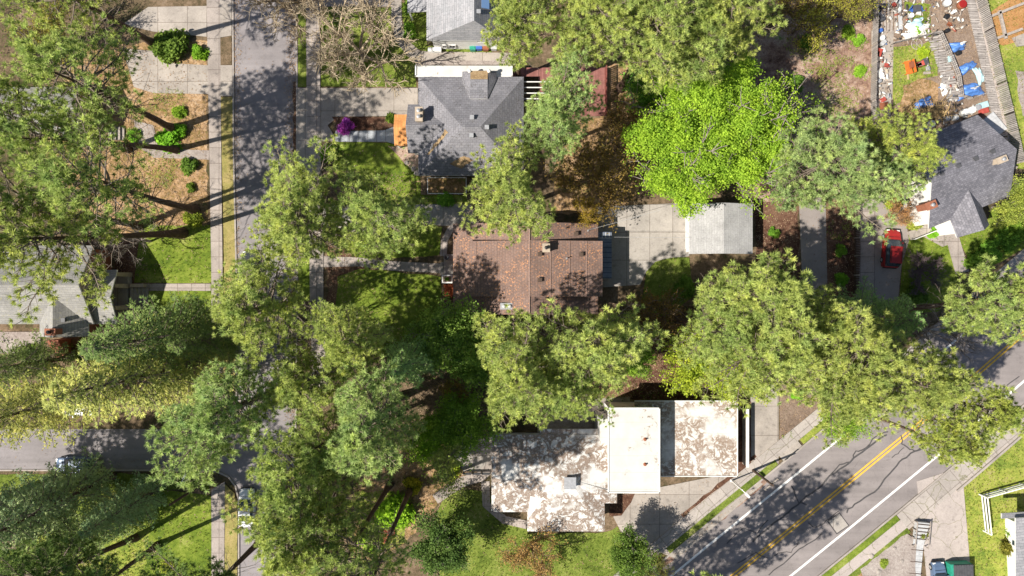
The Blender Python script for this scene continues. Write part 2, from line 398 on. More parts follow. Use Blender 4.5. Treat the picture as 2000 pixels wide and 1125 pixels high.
bed([(640, 480), (700, 470), (720, 530), (660, 620), (640, 700)], 'darklitter', 4)
bed([(560, 640), (940, 640), (960, 860), (860, 1000), (560, 1130), (556, 900)], 'ground', 5)
bed([(700, 900), (880, 860), (960, 870), (880, 960), (790, 1060), (690, 1110)], 'litter', 4)
lawn([(275, 440), (412, 440), (413, 553), (262, 553)], 'grassbright', 1)
lawn([(285, 568), (413, 568), (413, 650), (285, 660)], 'grassbright', 1)
bed([(225, 470), (275, 470), (300, 553), (300, 640), (240, 660), (226, 620)], 'darklitter')
lawn([(627, 14), (765, 14), (790, 85), (812, 110), (814, 169), (627, 169)], 'grass', 1)
lawn([(648, 278), (765, 278), (790, 310), (822, 345), (822, 400), (700, 400), (650, 330)], 'grassbright', 1)
lawn([(778, 5), (834, 5), (834, 90), (960, 92), (960, 104), (835, 104), (800, 88)], 'grass', 1)
lawn([(650, 445), (865, 442), (858, 500), (700, 505), (660, 480)], 'grassbright', 2)
lawn([(660, 540), (700, 525), (862, 540), (864, 640), (760, 700), (650, 650)], 'grassbright', 2)
lawn([(820, 380), (912, 382), (912, 399), (820, 399)], 'grassbright', 1)
lawn([(300, 955), (412, 968), (414, 1140), (280, 1140), (280, 1040)], 'grassbright', 1)
lawn([(0, 925), (392, 925), (405, 950), (300, 960), (0, 960)], 'grass', 2)
lawn([(0, 960), (300, 958), (280, 1140), (-60, 1140), (-60, 950)], 'weeds', 3)
lawn([(880, 955), (950, 960), (985, 1010), (1032, 1030), (1032, 1041), (1182, 1041), (1208, 1028), (1216, 1048), (1290, 1140), (860, 1140), (850, 1010)], 'grass', 2)
lawn([(690, 960), (800, 960), (790, 1060), (740, 1080), (700, 1040)], 'weeds', 4)
lawn([(1765, 470), (1790, 440), (1800, 455), (1870, 465), (1850, 470), (1862, 520), (1880, 560), (1830, 610), (1755, 610)], 'grassbright', 1)
lawn([(1872, 465), (1925, 445), (1935, 410), (1975, 385), (2060, 330), (2060, 470), (1990, 490), (1905, 540), (1888, 500)], 'grassbright', 1)
lawn([(1895, -40), (1990, -40), (2060, 90), (2060, 330), (1975, 330), (1960, 250)], 'weeds', 3)
bed([(1925, 30), (2000, -20), (2060, -20), (2060, 60), (1960, 90), (1925, 75)], 'sand', 1, .045)
bed([(1985, 140), (2060, 130), (2060, 210), (2000, 230), (1990, 190)], 'gravel', 3, .045)
lawn([(1880, 915), (1905, 895), (2060, 780), (2060, 1180), (1900, 1180)], 'weeds', 1)
lawn([(1765, 0), (1815, 10), (1820, 70), (1790, 80), (1778, 60)], 'grassbright', 4)
lawn([(1740, 90), (1830, 80), (1835, 150), (1790, 160), (1742, 215)], 'weeds', 4)
WEED = [([(x + r * 1.3 * math.cos(a), y + r * math.sin(a)) for a in [i * .785 for i in range(8)]], 0) for (x, y, r) in [(1640, 130, 26), (1675, 85, 18), (1600, 200, 24), (1655, 190, 22), (1690, 140, 18), (1560, 240, 22), (1560, 90, 24), (1640, 60, 18), (1600, 120, 30), (1620, 160, 30), (1650, 215, 26), (1690, 20, 20), (1610, 230, 24), (1520, 180, 22), (1660, 230, 16), (1250, 180, 20), (1560, 760, 16), (1540, 850, 10), (300, 330, 40), (330, 200, 30), (700, 970, 40), (1640, 450, 20)]]
# --- concrete
def conc(name, px, mat='conc', z=.05): return patch(name, px, z, M[mat])
conc('driveway', [(290, 14), (404, 12), (404, 72), (300, 62), (240, 48)], 'conc')
conc('driveway', [(240, 95), (300, 100), (340, 124), (409, 128), (409, 184), (300, 182), (262, 170)], 'conc')
conc('path', [(262, 235), (300, 245), (310, 290), (409, 294), (409, 312), (300, 308), (270, 285)], 'gravel')
conc('path', [(270, 554), (412, 554), (412, 568), (270, 568)], 'walk')
conc('driveway', [(626, 172), (816, 172), (816, 226), (660, 228), (640, 245), (660, 276), (626, 276)], 'conc')
conc('path', [(655, 256), (700, 256), (750, 255), (772, 247), (772, 282), (755, 277), (655, 277)], 'pathblue', .07)
bed([(648, 229), (770, 229), (770, 248), (750, 254), (668, 256)], 'darklitter', 1, .055, 'flower_bed')
bed([(762, 286), (820, 286), (820, 345), (790, 320)], 'pinklitter', 2, .055, 'flower_bed')
conc('path', [(766, -20), (784, -20), (785, 45), (793, 75), (820, 100), (1010, 104), (1010, 127), (815, 127), (795, 108), (772, 80), (764, 45)], 'conc', .05)
conc('gravel_strip', [(816, 117), (1000, 120), (1000, 127), (816, 127)], 'gravel', .07)
conc('path', [(620, 0), (766, 0), (766, 13), (620, 13)], 'walk')
conc('driveway', [(626, 402), (920, 398), (935, 440), (870, 441), (800, 436), (626, 470)], 'conc2')
conc('path', strip([(905, 432), (880, 448), (868, 470), (866, 500)], 13), 'walk', .07)
conc('path', [(632, 500), (700, 503), (760, 510), (862, 515), (862, 534), (760, 528), (700, 520), (632, 522)], 'walk')
lawn([(1258, 560), (1262, 530), (1280, 512), (1310, 503), (1346, 502), (1352, 580), (1300, 620), (1250, 600)], 'grass', 1, .06)
bed([(886, 455), (878, 470), (878, 495), (888, 497)], 'ground', 1, .03)
conc('patio', [(1165, 404), (1346, 396), (1346, 500), (1300, 510), (1262, 530), (1250, 556), (1165, 562)], 'conc2', .05)
conc('driveway', [(1466, 745), (1520, 740), (1520, 905), (1482, 930), (1466, 915)], 'conc')
conc('driveway', [(1205, 968), (1420, 925), (1475, 935), (1490, 945), (1322, 1092), (1218, 1048), (1198, 1010)], 'conc', .05)
conc('path', strip([(965, 905), (940, 930), (905, 940), (875, 958), (850, 975)], 20), 'walk', .05)
conc('path', strip([(948, 940), (950, 985), (985, 1015), (1030, 1025)], 16), 'walk', .06)
conc('patio', [(885, 885), (905, 868), (962, 850), (962, 922), (905, 920)], 'conc2', .045)
bed([(1195, 965), (1240, 965), (1212, 1008), (1190, 1008)], 'darklitter', 2, .07, 'flower_bed')
conc('patio', [(1050, 825), (1130, 780), (1230, 775), (1230, 850), (1050, 850)], 'gravel', .04)
conc('path', [(1848, 470), (1872, 462), (1892, 530), (1866, 535)], 'walk', .06)
conc('path', [(1795, 458), (1868, 452), (1872, 470), (1840, 482)], 'walk', .055)
conc('garden_path', [(1702, 60), (1745, 60), (1742, 220), (1702, 215)], 'conc', .03)
conc('garden_path', [(1890, -30), (1903, -30), (1985, 330), (1968, 330)], 'crackc', .04)
conc('driveway', [(1790, 940), (1878, 912), (1900, 1180), (1815, 1180)], 'crackc', .05)
# --- asphalt
conc('alley', [(1560, 380), (1612, 380), (1616, 600), (1570, 640)], 'asph3', .02)
conc('driveway', [(1708, 380), (1762, 385), (1775, 470), (1760, 520), (1752, 600), (1708, 600)], 'asph3', .02)
conc('driveway', [(1672, 370), (1708, 370), (1708, 600), (1672, 600)], 'walk', .07)
# side street and street
streetA = [(455, -80), (578, -80), (579, 560), (576, 900), (560, 1000), (552, 1220), (467, 1220), (467, 975), (462, 950), (448, 930), (425, 920), (395, 917), (-80, 917), (-80, 838), (350, 838), (420, 826), (450, 806), (461, 770), (463, 560), (457, 300)]
patch('road', streetA, .004, M['asph'])
conc('kerb', strip([(462, 770), (463, 560), (457, 300), (455, -80)], 3), 'kerb', .115)
conc('kerb', strip([(580, -80), (581, 560), (578, 840)], 3), 'kerb', .115)
conc('kerb', strip([(467, 1220), (467, 975), (461, 950), (447, 931), (425, 921), (395, 918), (-80, 918)], 3), 'kerb', .115)
conc('pavement', [(403, -80), (430, -80), (433, 300), (436, 560), (434, 790), (412, 790), (414, 560), (410, 300)], 'walk', .10)
conc('pavement', [(414, 955), (440, 940), (438, 1220), (414, 1220)], 'walk', .10)
conc('pavement', [(598, -80), (624, -80), (627, 300), (632, 480), (632, 620), (640, 760), (612, 760), (606, 620), (605, 480), (600, 300)], 'walk', .10)
conc('pavement', [(430, 128), (454, 128), (454, 188), (431, 188)], 'conc', .09)
conc('pavement', [(430, -2), (453, -2), (453, 70), (430, 74)], 'conc', .09)
conc('pavement', [(582, 172), (600, 172), (600, 345), (582, 345)], 'conc', .09)
lawn([(432, 190), (455, 190), (460, 400), (461, 770), (437, 770), (438, 500)], 'grassdry', .5, .085)
lawn([(431, 75), (453, 75), (453, 127), (431, 127)], 'ground', .5, .085)
lawn([(440, 945), (458, 962), (464, 990), (464, 1180), (440, 1180)], 'grassdry', .5, .085)
lawn([(583, 14), (598, 14), (599, 170), (583, 170)], 'grass', .5, .085)
lawn([(583, 345), (604, 345), (606, 600), (584, 600)], 'grassbright', .5, .085)
bed([(573, 160), (580, 160), (580, 500), (575, 500)], 'darklitter', 2, .03, 'gutter_litter')
# main road, built from its centre line
CL = [(1230, 1292), (1430, 1126), (1620, 972), (1790, 832), (1900, 737), (2000, 650), (2200, 480)]
def off(d, a=0, b=None, d2=None):
    out = []; pts = CL[a:b]
    for i in range(len(CL)):
        p = CL[i]; q0 = CL[max(0, i - 1)]; q1 = CL[min(len(CL) - 1, i + 1)]
        v = Vector((q1[0] - q0[0], q1[1] - q0[1])).normalized(); n = Vector((v.y, -v.x))   # n: towards upper-left
        out.append((p[0] + n.x * d, p[1] + n.y * d))
    return out[a:b]
def band(d0, d1, a=0, b=None): return off(d0, a, b) + off(d1, a, b)[::-1]
patch('road', band(109, -103), .006, M['asph2'])
for d0, d1, m in ((79, 75, 'white_line'), (-68.5, -72.5, 'white_line'), (4.6, 1.4, 'yellow_line'), (-1.4, -4.6, 'yellow_line')):
    patch('road_marking', band(d0, d1), .016, M[m])
conc('kerb', band(113, 109.5), 'kerb', .12); conc('kerb', band(-103.5, -107), 'kerb', .12)
def along(px, t):
    i = min(int(t), len(px) - 2); f = t - i; return (px[i][0] + (px[i + 1][0] - px[i][0]) * f, px[i][1] + (px[i + 1][1] - px[i][1]) * f)
def seg(d0, d1, t0, t1, n=10):
    A, B = off(d0), off(d1); ts = [t0 + (t1 - t0) * i / n for i in range(n + 1)]
    return [along(A, t) for t in ts] + [along(B, t) for t in ts[::-1]]
conc('pavement', seg(150, 126, .3, 3.0), 'walkd', .1)
conc('pavement', seg(126, 113.5, 1.9, 2.1, 3), 'conc', .09)
conc('pavement', seg(126, 113.5, 2.55, 6, 6), 'walkd', .095)
lawn(seg(126, 113.5, .75, 1.85), 'grass', 1, .085); lawn(seg(126, 113.5, 2.12, 2.5), 'weeds', 1, .085)
bed(seg(108, 100, .2, 1.7), 'pinklitter', 3, .018, 'gutter_litter')
bed(seg(158, 151, 1.0, 1.75), 'darklitter', 2, .06, 'gutter_litter')
conc('pavement', seg(-107.5, -125, 1.0, 1.35, 4), 'crackc', .1)
lawn(seg(-107.5, -120, 1.36, 2.35), 'grassbright', 1, .09)
conc('pavement', seg(-120, -140, 1.36, 2.4), 'crackc', .1)
conc('pavement', seg(-125, -150, .6, 1.36, 4), 'crackc', .1)
lawn(seg(-140, -152, 1.36, 2.36), 'grass', 1, .09)
conc('pavement', seg(-107.5, -145, 2.36, 4.2), 'walkd', .1)
conc('pavement', seg(-107.5, -142, 4.2, 6), 'walkd', .1)
conc('retaining_edge', strip(seg(-146, -149, 2.9, 6)[:11], 4), 'kerb', .3)
bed(seg(-153, -215, .9, 1.9), 'litter', 2, .04); 
bed([(1680, 1110), (1770, 1040), (1790, 1060), (1785, 1140), (1690, 1150)], 'gravel', 2, .1)
def crack(pts, wpx=2.2, name='tar_seam', sub=3, jit=1.6, seed=0, z=.02):
    r = random.Random(seed); q = []
    for i in range(len(pts) - 1):
        for k in range(sub):
            t = k / sub; q.append((pts[i][0] + (pts[i + 1][0] - pts[i][0]) * t + r.uniform(-jit, jit), pts[i][1] + (pts[i + 1][1] - pts[i][1]) * t + r.uniform(-jit, jit)))
    q.append(pts[-1]); patch(name, strip(q, wpx), z, M['tar'])
for i, c in enumerate([
    [(1730, 848), (1700, 870), (1675, 888), (1650, 908), (1620, 930), (1595, 955), (1565, 978), (1540, 1000), (1500, 1030), (1470, 1058)],
    [(1735, 842), (1712, 850), (1690, 876), (1670, 882), (1662, 902), (1640, 908), (1612, 940)],
    [(1652, 1000), (1668, 985), (1700, 965), (1720, 948), (1745, 915), (1762, 898), (1785, 880), (1800, 876)],
    [(1760, 850), (1762, 866), (1775, 878), (1790, 880), (1815, 862), (1830, 850)], [(1742, 895), (1752, 885), (1765, 874)],
    [(1578, 1020), (1590, 1030), (1605, 1025), (1620, 1012), (1637, 998)],
    [(1500, 1122), (1530, 1100), (1560, 1072), (1585, 1058), (1605, 1042)], [(1510, 1088), (1520, 1080), (1545, 1078), (1560, 1058)],
    [(1420, 1060), (1450, 1032), (1480, 1040), (1500, 1015)], [(1440, 1100), (1475, 1080), (1500, 1090)],
    [(1860, 832), (1900, 800), (1930, 780), (1990, 735)], [(1880, 815), (1905, 775), (1935, 750)], [(1545, 948), (1560, 980), (1575, 985)]]):
    crack(c, (3.2, 2.2, 2.8, 2, 1.2, 1.6, 2, 1.2, 1.6, 1.4, 1.6, 1.4, 2)[i], seed=i)
patch('road_patch', [(1618, 1018), (1639, 1003), (1656, 1026), (1634, 1040)], .02, M['conc2'])
crack([(1616, 1018), (1640, 1001), (1658, 1027), (1634, 1042), (1616, 1018)], 1.8, sub=1, seed=30, z=.024)

# ---------------------------------------------------------------- plant generators (numpy)
def unit(v): return v / (np.linalg.norm(v, axis=-1, keepdims=True) + 1e-9)
UP = np.array([0, 0, 1.0])
def needles(P0, D, size, K, r, width=.055, upb=.35, spread=1.0, flat=1.0):
    """K narrow triangles radiating from each point"""
    N = len(P0); v = unit(r.normal(size=(N, K, 3))); v[..., 2] *= flat
    d = unit(v * spread + D[:, None, :] * .9 + UP * upb)
    ln = size[:, None, None] * r.uniform(.6, 1.15, (N, K, 1))
    wv = unit(np.cross(d, r.normal(size=(N, K, 3)) * .55 + UP)) * width * r.uniform(.7, 1.3, (N, K, 1))
    b = P0[:, None, :] + d * ln * .12
    V = np.stack([b - wv * .5, b + wv * .5, b + d * ln], 2).reshape(-1, 3)
    F = np.arange(N * K * 3).reshape(-1, 3)
    rnd = (r.uniform(0, 1, (N, 1)) * .6 + r.uniform(0, 1, (N, K)) * .4).ravel()
    return V, F, rnd
def leaves(P0, size, K, r, spread=.25, up=.7):
    """K small leaf rhombs around each twig end"""
    N = len(P0); c = P0[:, None, :] + r.normal(size=(N, K, 3)) * spread * np.array([1, 1, .7])
    nrm = unit(r.normal(size=(N, K, 3)) + UP * up * 1.6); a = unit(np.cross(nrm, r.normal(size=(N, K, 3)))); b = np.cross(nrm, a)
    s = size * r.uniform(.6, 1.3, (N, K, 1))
    V = np.stack([c - a * s, c + b * s * .62, c + a * s, c - b * s * .62], 2).reshape(-1, 3)
    F = np.arange(N * K * 4).reshape(-1, 4)
    rnd = (r.uniform(0, 1, (N, 1)) * .6 + r.uniform(0, 1, (N, K)) * .4).ravel()
    return V, F, rnd
def tubes(segs, n=4):
    """segs: array (m,8) p0 p1 r0 r1"""
    s = np.asarray(segs, float); p0, p1, r0, r1 = s[:, 0:3], s[:, 3:6], s[:, 6:7], s[:, 7:8]
    d = unit(p1 - p0); ref = np.where(np.abs(d[:, 2:3]) > .9, np.array([[1., 0, 0]]), np.array([[0, 0, 1.]]))
    a = unit(np.cross(d, ref)); b = np.cross(d, a); V = []
    for i in range(n):
        t = 2 * math.pi * i / n; o = a * math.cos(t) + b * math.sin(t); V += [p0 + o * r0, p1 + o * r1]
    V = np.stack(V, 1).reshape(-1, 3); m = len(s); base = np.arange(m)[:, None] * 2 * n; F = []
    for i in range(n):
        j = (i + 1) % n; F.append(np.stack([base[:, 0] + 2 * i, base[:, 0] + 2 * j, base[:, 0] + 2 * j + 1, base[:, 0] + 2 * i + 1], 1))
    return V, np.concatenate(F)
def trunk_mesh(name, h, r0, r1, segs, r, wob=.25, n=9):
    """tapered trunk of stacked rings + limb tubes"""
    k = 12; V = []; F = []
    ph = r.uniform(0, 6, 2)
    def c(t): return np.array([math.sin(ph[0] + t * 3.1) - math.sin(ph[0]), math.sin(ph[1] + t * 2.6) - math.sin(ph[1]), 0]) * wob * t + np.array([0, 0, t * h])
    for i in range(k + 1):
        t = i / k; rr = r0 + (r1 - r0) * t ** .8 + (r0 * .45 * max(0, 1 - t * 14))
        for j in range(n):
            q = 2 * math.pi * j / n; V.append(c(t) + np.array([math.cos(q), math.sin(q), 0]) * rr * r.uniform(.92, 1.08))
    for i in range(k):
        for j in range(n): F.append((i * n + j, i * n + (j + 1) % n, (i + 1) * n + (j + 1) % n, (i + 1) * n + j))
    V = np.array(V); F = np.array(F)
    if len(segs):
        V2, F2 = tubes(segs); nF = len(F); F = np.concatenate([F, F2 + len(V)]); V = np.concatenate([V, V2])
    me = npmesh(name, V, F, 4, smooth=True)
    if len(segs): mi = np.ones(len(F), 'i'); mi[:nF] = 0; me.polygons.foreach_set('material_index', mi)
    return me, c
def pine_proto(seed, h=25.0, R=5.2, cb=.42, nb=88, K=34, dead=14, dens=1.0):
    r = np.random.default_rng(seed); segs = []; tp = []; td = []
    lob = r.uniform(0, 6.28, 3); la = r.uniform(.12, .3, 3)
    for i in range(nb):
        u = (i + r.uniform(0, .9)) / nb; z = h * (cb + (1 - cb) * (u ** .9)) * .985
        az = i * 2.39996 + r.uniform(-.5, .5)
        prof = min(1, .7 + u * 1.5) * (1 - u ** 2.0) ** .62
        lobe = 1 + la[0] * math.sin(az + lob[0]) + la[1] * math.sin(2 * az + lob[1]) + la[2] * math.sin(3 * az + lob[2] + u * 3)
        L = max(.9, R * prof * r.uniform(.62, 1.12) * lobe)
        el = R_(-12 + 62 * u + r.uniform(-8, 10))
        d0 = np.array([math.cos(az) * math.cos(el), math.sin(az) * math.cos(el), math.sin(el)])
        pts = [np.array([0, 0, z])]; m = 5; side = np.cross(d0, UP); sw = r.uniform(-.35, .35)
        for k in range(m):
            d = unit(d0 + UP * (.10 * k) + side * sw * (k - 2) * .3 + r.normal(size=3) * .09); pts.append(pts[-1] + d * L / m)
        rb = .035 + .013 * L
        for k in range(m): segs.append([*pts[k], *pts[k + 1], rb * (1 - k / m * .8), rb * (1 - (k + 1) / m * .8)])
        nsub = int(5 + L * 1.9)
        for q in range(nsub):
            s = .30 + .70 * ((q + r.uniform(0, 1)) / nsub); kk = min(int(s * m), m - 1); f = s * m - kk
            b = pts[kk] + (pts[kk + 1] - pts[kk]) * f; dd = unit(pts[kk + 1] - pts[kk]); sd = unit(np.cross(dd, UP)) * (1 if q % 2 else -1)
            sl = L * .34 * (1.15 - s * .75) * r.uniform(.6, 1.25)
            dv = unit(dd * .7 + sd * r.uniform(.5, 1.0) + UP * r.uniform(.0, .5))
            e = b + dv * sl; segs.append([*b, *e, .028, .012])
            nt_ = max(1, int(round(.6 + sl * 1.25 * dens)))
            for t in range(nt_):
                g = (.30 + .70 * (t + 1) / nt_)
                tp.append(b + (e - b) * g + r.normal(size=3) * .14); td.append(dv)
        tp.append(pts[-1]); td.append(unit(pts[-1] - pts[-2]))
    for i in range(dead):     # bare dead lower limbs
        z = h * cb * r.uniform(.62, 1.05); az = r.uniform(0, 6.28); L = R * r.uniform(.25, .7); p = np.array([0, 0, z]); d = np.array([math.cos(az), math.sin(az), r.uniform(-.2, .2)])
        for k in range(4):
            q = p + unit(d + r.normal(size=3) * .22) * L / 4; segs.append([*p, *q, .05 - .01 * k, .04 - .01 * k])
            if k > 0:
                e = q + unit(d + r.normal(size=3) * .8) * L * .25; segs.append([*q, *e, .02, .01])
            p = q
    tm, c = trunk_mesh('pine_trunk', h, .42, .05, segs, r, .35)
    tp = np.array(tp); td = np.array(td); V, F, rn = needles(tp, td, r.uniform(.26, .50, len(tp)), K, r, .062, .45, 1.35)
    cm = npmesh('pine_crown', V, F, 3, rn); tm.materials.append(M['bark']); tm.materials.append(M['limb']); cm.materials.append(M['pine'])
    return tm, cm
def fir_proto(seed, h=25.0, R=5.0, cb=.12, droop=.25, spray=1.0):
    r = np.random.default_rng(seed); segs = []; tp = []; td = []
    nw = 32
    for i in range(nw):
        u = i / (nw - 1); z = h * (cb + (1 - cb) * u); L0 = R * min(1, .6 + 2 * u) * (1 - u) ** .62 + .25
        for b in range(6):
            az = i * 1.1 + b * 6.283 / 6 + r.uniform(-.25, .25); L = L0 * r.uniform(.45, 1.25)
            p = np.array([0, 0, z]); m = 5; rad = np.array([math.cos(az), math.sin(az), 0]); q = p
            for k in range(m):
                d = unit(rad + UP * (.15 - droop * 1.6 + droop * .55 * k) + r.normal(size=3) * .05); q2 = q + d * L / m
                segs.append([*q, *q2, .03 + .01 * (L - k * .4) * .5, .02 + .008 * max(0, L - k) * .4])
                side = np.cross(d, UP); ns = max(2, int(L * 1.15))
                for s in range(ns):
                    f = (s + r.uniform(0, 1)) / ns; bb = q + (q2 - q) * f; fr = (k + f) / m
                    if fr < .22: continue
                    sgn = 1 if r.uniform() < .5 else -1; sl = (.35 + L * .26 * (1.1 - fr)) * r.uniform(.6, 1.2)
                    dv = unit(d * .8 + side * sgn * .9 + UP * r.uniform(-.25, .1))
                    for g in np.arange(.25, 1.01, .40 / max(sl, .3)): tp.append(bb + dv * sl * g); td.append(dv)
                q = q2
            tp.append(q); td.append(rad)
    tm, c = trunk_mesh('fir_trunk', h, .38, .03, segs, r, .1)
    tp = np.array(tp); td = np.array(td); V, F, rn = needles(tp, td, r.uniform(.26, .42, len(tp)) * spray, 7, r, .085, -.05, .75, .35)
    cm = npmesh('fir_crown', V, F, 3, rn); tm.materials.append(M['bark']); tm.materials.append(M['limb']); cm.materials.append(M['fir'])
    return tm, cm
def grow(r, p, d, L, rad, depth, segs, tips, spread=.55, up=.12, nch=(2, 4), ratio=.72, stop=0):
    m = 3; q = p
    for k in range(m):
        d = unit(d + r.normal(size=3) * .13 + UP * up * .5); q2 = q + d * L / m
        segs.append([*q, *q2, rad * (1 - .12 * k), rad * (1 - .12 * (k + 1))])
        if depth > 0 and k > 0 or (depth <= 2 and depth > 0):
            dd = unit(d + r.normal(size=3) * spread * 1.1 + UP * up); grow(r, q2, dd, L * ratio * r.uniform(.5, .85), rad * .45, depth - 1, segs, tips, spread, up, nch, ratio)
        q = q2
    if depth == 0: tips.append(q); return
    for c in range(int(r.integers(nch[0], nch[1]))):
        dd = unit(d + r.normal(size=3) * spread + UP * up)
        grow(r, q, dd, L * ratio * r.uniform(.8, 1.15), rad * .62, depth - 1, segs, tips, spread, up, nch, ratio)
def broad_proto(seed, h, R, tipleaf=True, leafm='leaf', bark_='barkgrey', K=12, ls=.11, sp=.28, depth=3, extra=0, stems=6, thin=1.0, nl=26):
    """broadleaf or bare tree: forked limbs filling a crown of radius R up to height h"""
    r = np.random.default_rng(seed); segs = []; tips = []
    z0 = h * .22; segs.append([0, 0, 0, 0, 0, z0, .05 * R * thin, .042 * R * thin])
    for i in range(stems):
        az = i * 6.283 / stems + r.uniform(-.4, .4); el = r.uniform(.35, 1.1)
        d = np.array([math.cos(az) * math.cos(el), math.sin(az) * math.cos(el), math.sin(el)])
        grow(r, np.array([0, 0, z0]), d, R * .52, .026 * R * thin, depth, segs, tips)
    T = np.array(tips); T0 = T.copy(); SG = np.array(segs)
    # fit the limbs to the crown size
    ext = np.percentile(np.hypot(T[:, 0], T[:, 1]), 96); kx = R / ext; kz = (h - z0) / (T[:, 2].max() - z0)
    for a in (SG[:, 0:3], SG[:, 3:6]):
        a[:, :2] *= kx; a[:, 2] = np.where(a[:, 2] > z0, z0 + (a[:, 2] - z0) * kz, a[:, 2])
    T[:, :2] *= kx; T[:, 2] = z0 + (T[:, 2] - z0) * kz
    V, F = tubes(SG); tm = npmesh('trunk', V, F, 4, smooth=True); tm.materials.append(M[bark_])
    if not tipleaf: return tm, None
    if extra:   # more twig ends, in lumps on the outside of the crown
        lsz = .26 * (26 / nl) ** .42; lc = unit(r.normal(size=(nl, 3))); lc[:, 2] = np.abs(lc[:, 2]) * .9 - .15
        lc *= r.uniform(.35, .95, (nl, 1)); idx = r.integers(0, nl, extra)
        E = lc[idx] + unit(r.normal(size=(extra, 3))) * r.uniform(.6, 1, (extra, 1)) * lsz
        E = E * np.array([R, R, (h - z0) * .5]) + np.array([0, 0, z0 + (h - z0) * .52]); T = np.concatenate([T, E])
    V, F, rn = leaves(T, ls, K, r, sp); cm = npmesh('crown', V, F, 4, rn); cm.materials.append(M[leafm])
    return tm, cm
def shrub_proto(seed, K=14, n=260, ls=.09, leafm='leaf', bark_='twigdark', lump=.28):
    """unit shrub: radius 1, height 1"""
    r = np.random.default_rng(seed); nl = 14; lc = unit(r.normal(size=(nl, 3))); lc[:, 2] = np.abs(lc[:, 2]); lc *= .62 * r.uniform(.6, 1.15, (nl, 1))
    idx = r.integers(0, nl, n); T = lc[idx] + unit(r.normal(size=(n, 3))) * lump * r.uniform(.5, 1.1, (n, 1)); T[:, 2] = np.abs(T[:, 2]) * .95 + .06
    segs = []
    for i in range(26):
        e = T[r.integers(0, n)]; m = e * .5 + r.normal(size=3) * .06; m[2] = abs(m[2]); segs.append([*(e * np.array([.06, .06, 0])), *m, .03, .02]); segs.append([*m, *e, .02, .008])
    V, F = tubes(segs); tm = npmesh('stem', V, F, 4); tm.materials.append(M[bark_])
    V, F, rn = leaves(T, ls, K, r, .10); cm = npmesh('foliage', V, F, 4, rn); cm.materials.append(M[leafm]); return tm, cm

PINES = [pine_proto(100 + i, cb=(.48, .56, .46, .52, .5, .58, .5)[i], nb=78) for i in range(7)]
TALL = [pine_proto(150 + i, cb=(.60, .56, .62)[i], nb=58, dead=26, dens=.55) for i in range(3)]   # open crowns on long bare trunks
FIRS = [fir_proto(200, R=5.2), fir_proto(201, R=4.8, droop=.32), fir_proto(202, R=5.6, droop=.2)]
def tree(name, protos, i, base, top, h, R, h0, R0, col, label, cat='tree', group=None, hc=.68, rz=None, parts=('trunk', 'crown'), maxlean=.16):
    """base: ground pixel or None; top: photo pixel of the crown's middle; colour tints the crown"""
    r = random.Random(hash((top[0] * 31 + top[1])) & 0xffff)
    cw = P(top[0], top[1], h * hc); b = P(*base) if base else Vector((cw.x, cw.y, 0))
    root = empty(name, (b.x, b.y, 0), 0, label, cat, group)
    d = Vector((cw.x - b.x, cw.y - b.y, h * hc)); ang = math.atan2(math.hypot(d.x, d.y), d.z)
    ax = Vector((-d.y, d.x, 0))
    if ang > 1e-4 and ax.length > 1e-6: rot = Matrix.Rotation(min(ang, maxlean), 3, ax.normalized())
    else: rot = Matrix.Identity(3)
    rot = rot @ Matrix.Rotation(r.uniform(0, 6.28) if rz is None else rz, 3, 'Z')
    root.rotation_euler = rot.to_euler(); root.scale = (R / R0, R / R0, h / h0)
    tm, cm = protos[i % len(protos)]
    link(parts[0], tm, root)
    if cm:
        c = link(parts[1], cm, root); c.color = (*col, 1)
    return root
YG = (1.05, 1.03, .95); MG = (.97, 1.0, .95); BG = (.78, .92, 1.15); DG = (.6, .72, .7); LG = (.98, 1.05, 1.2); OG = (1.0, .96, .85); OL = (1.05, 1.02, .8)
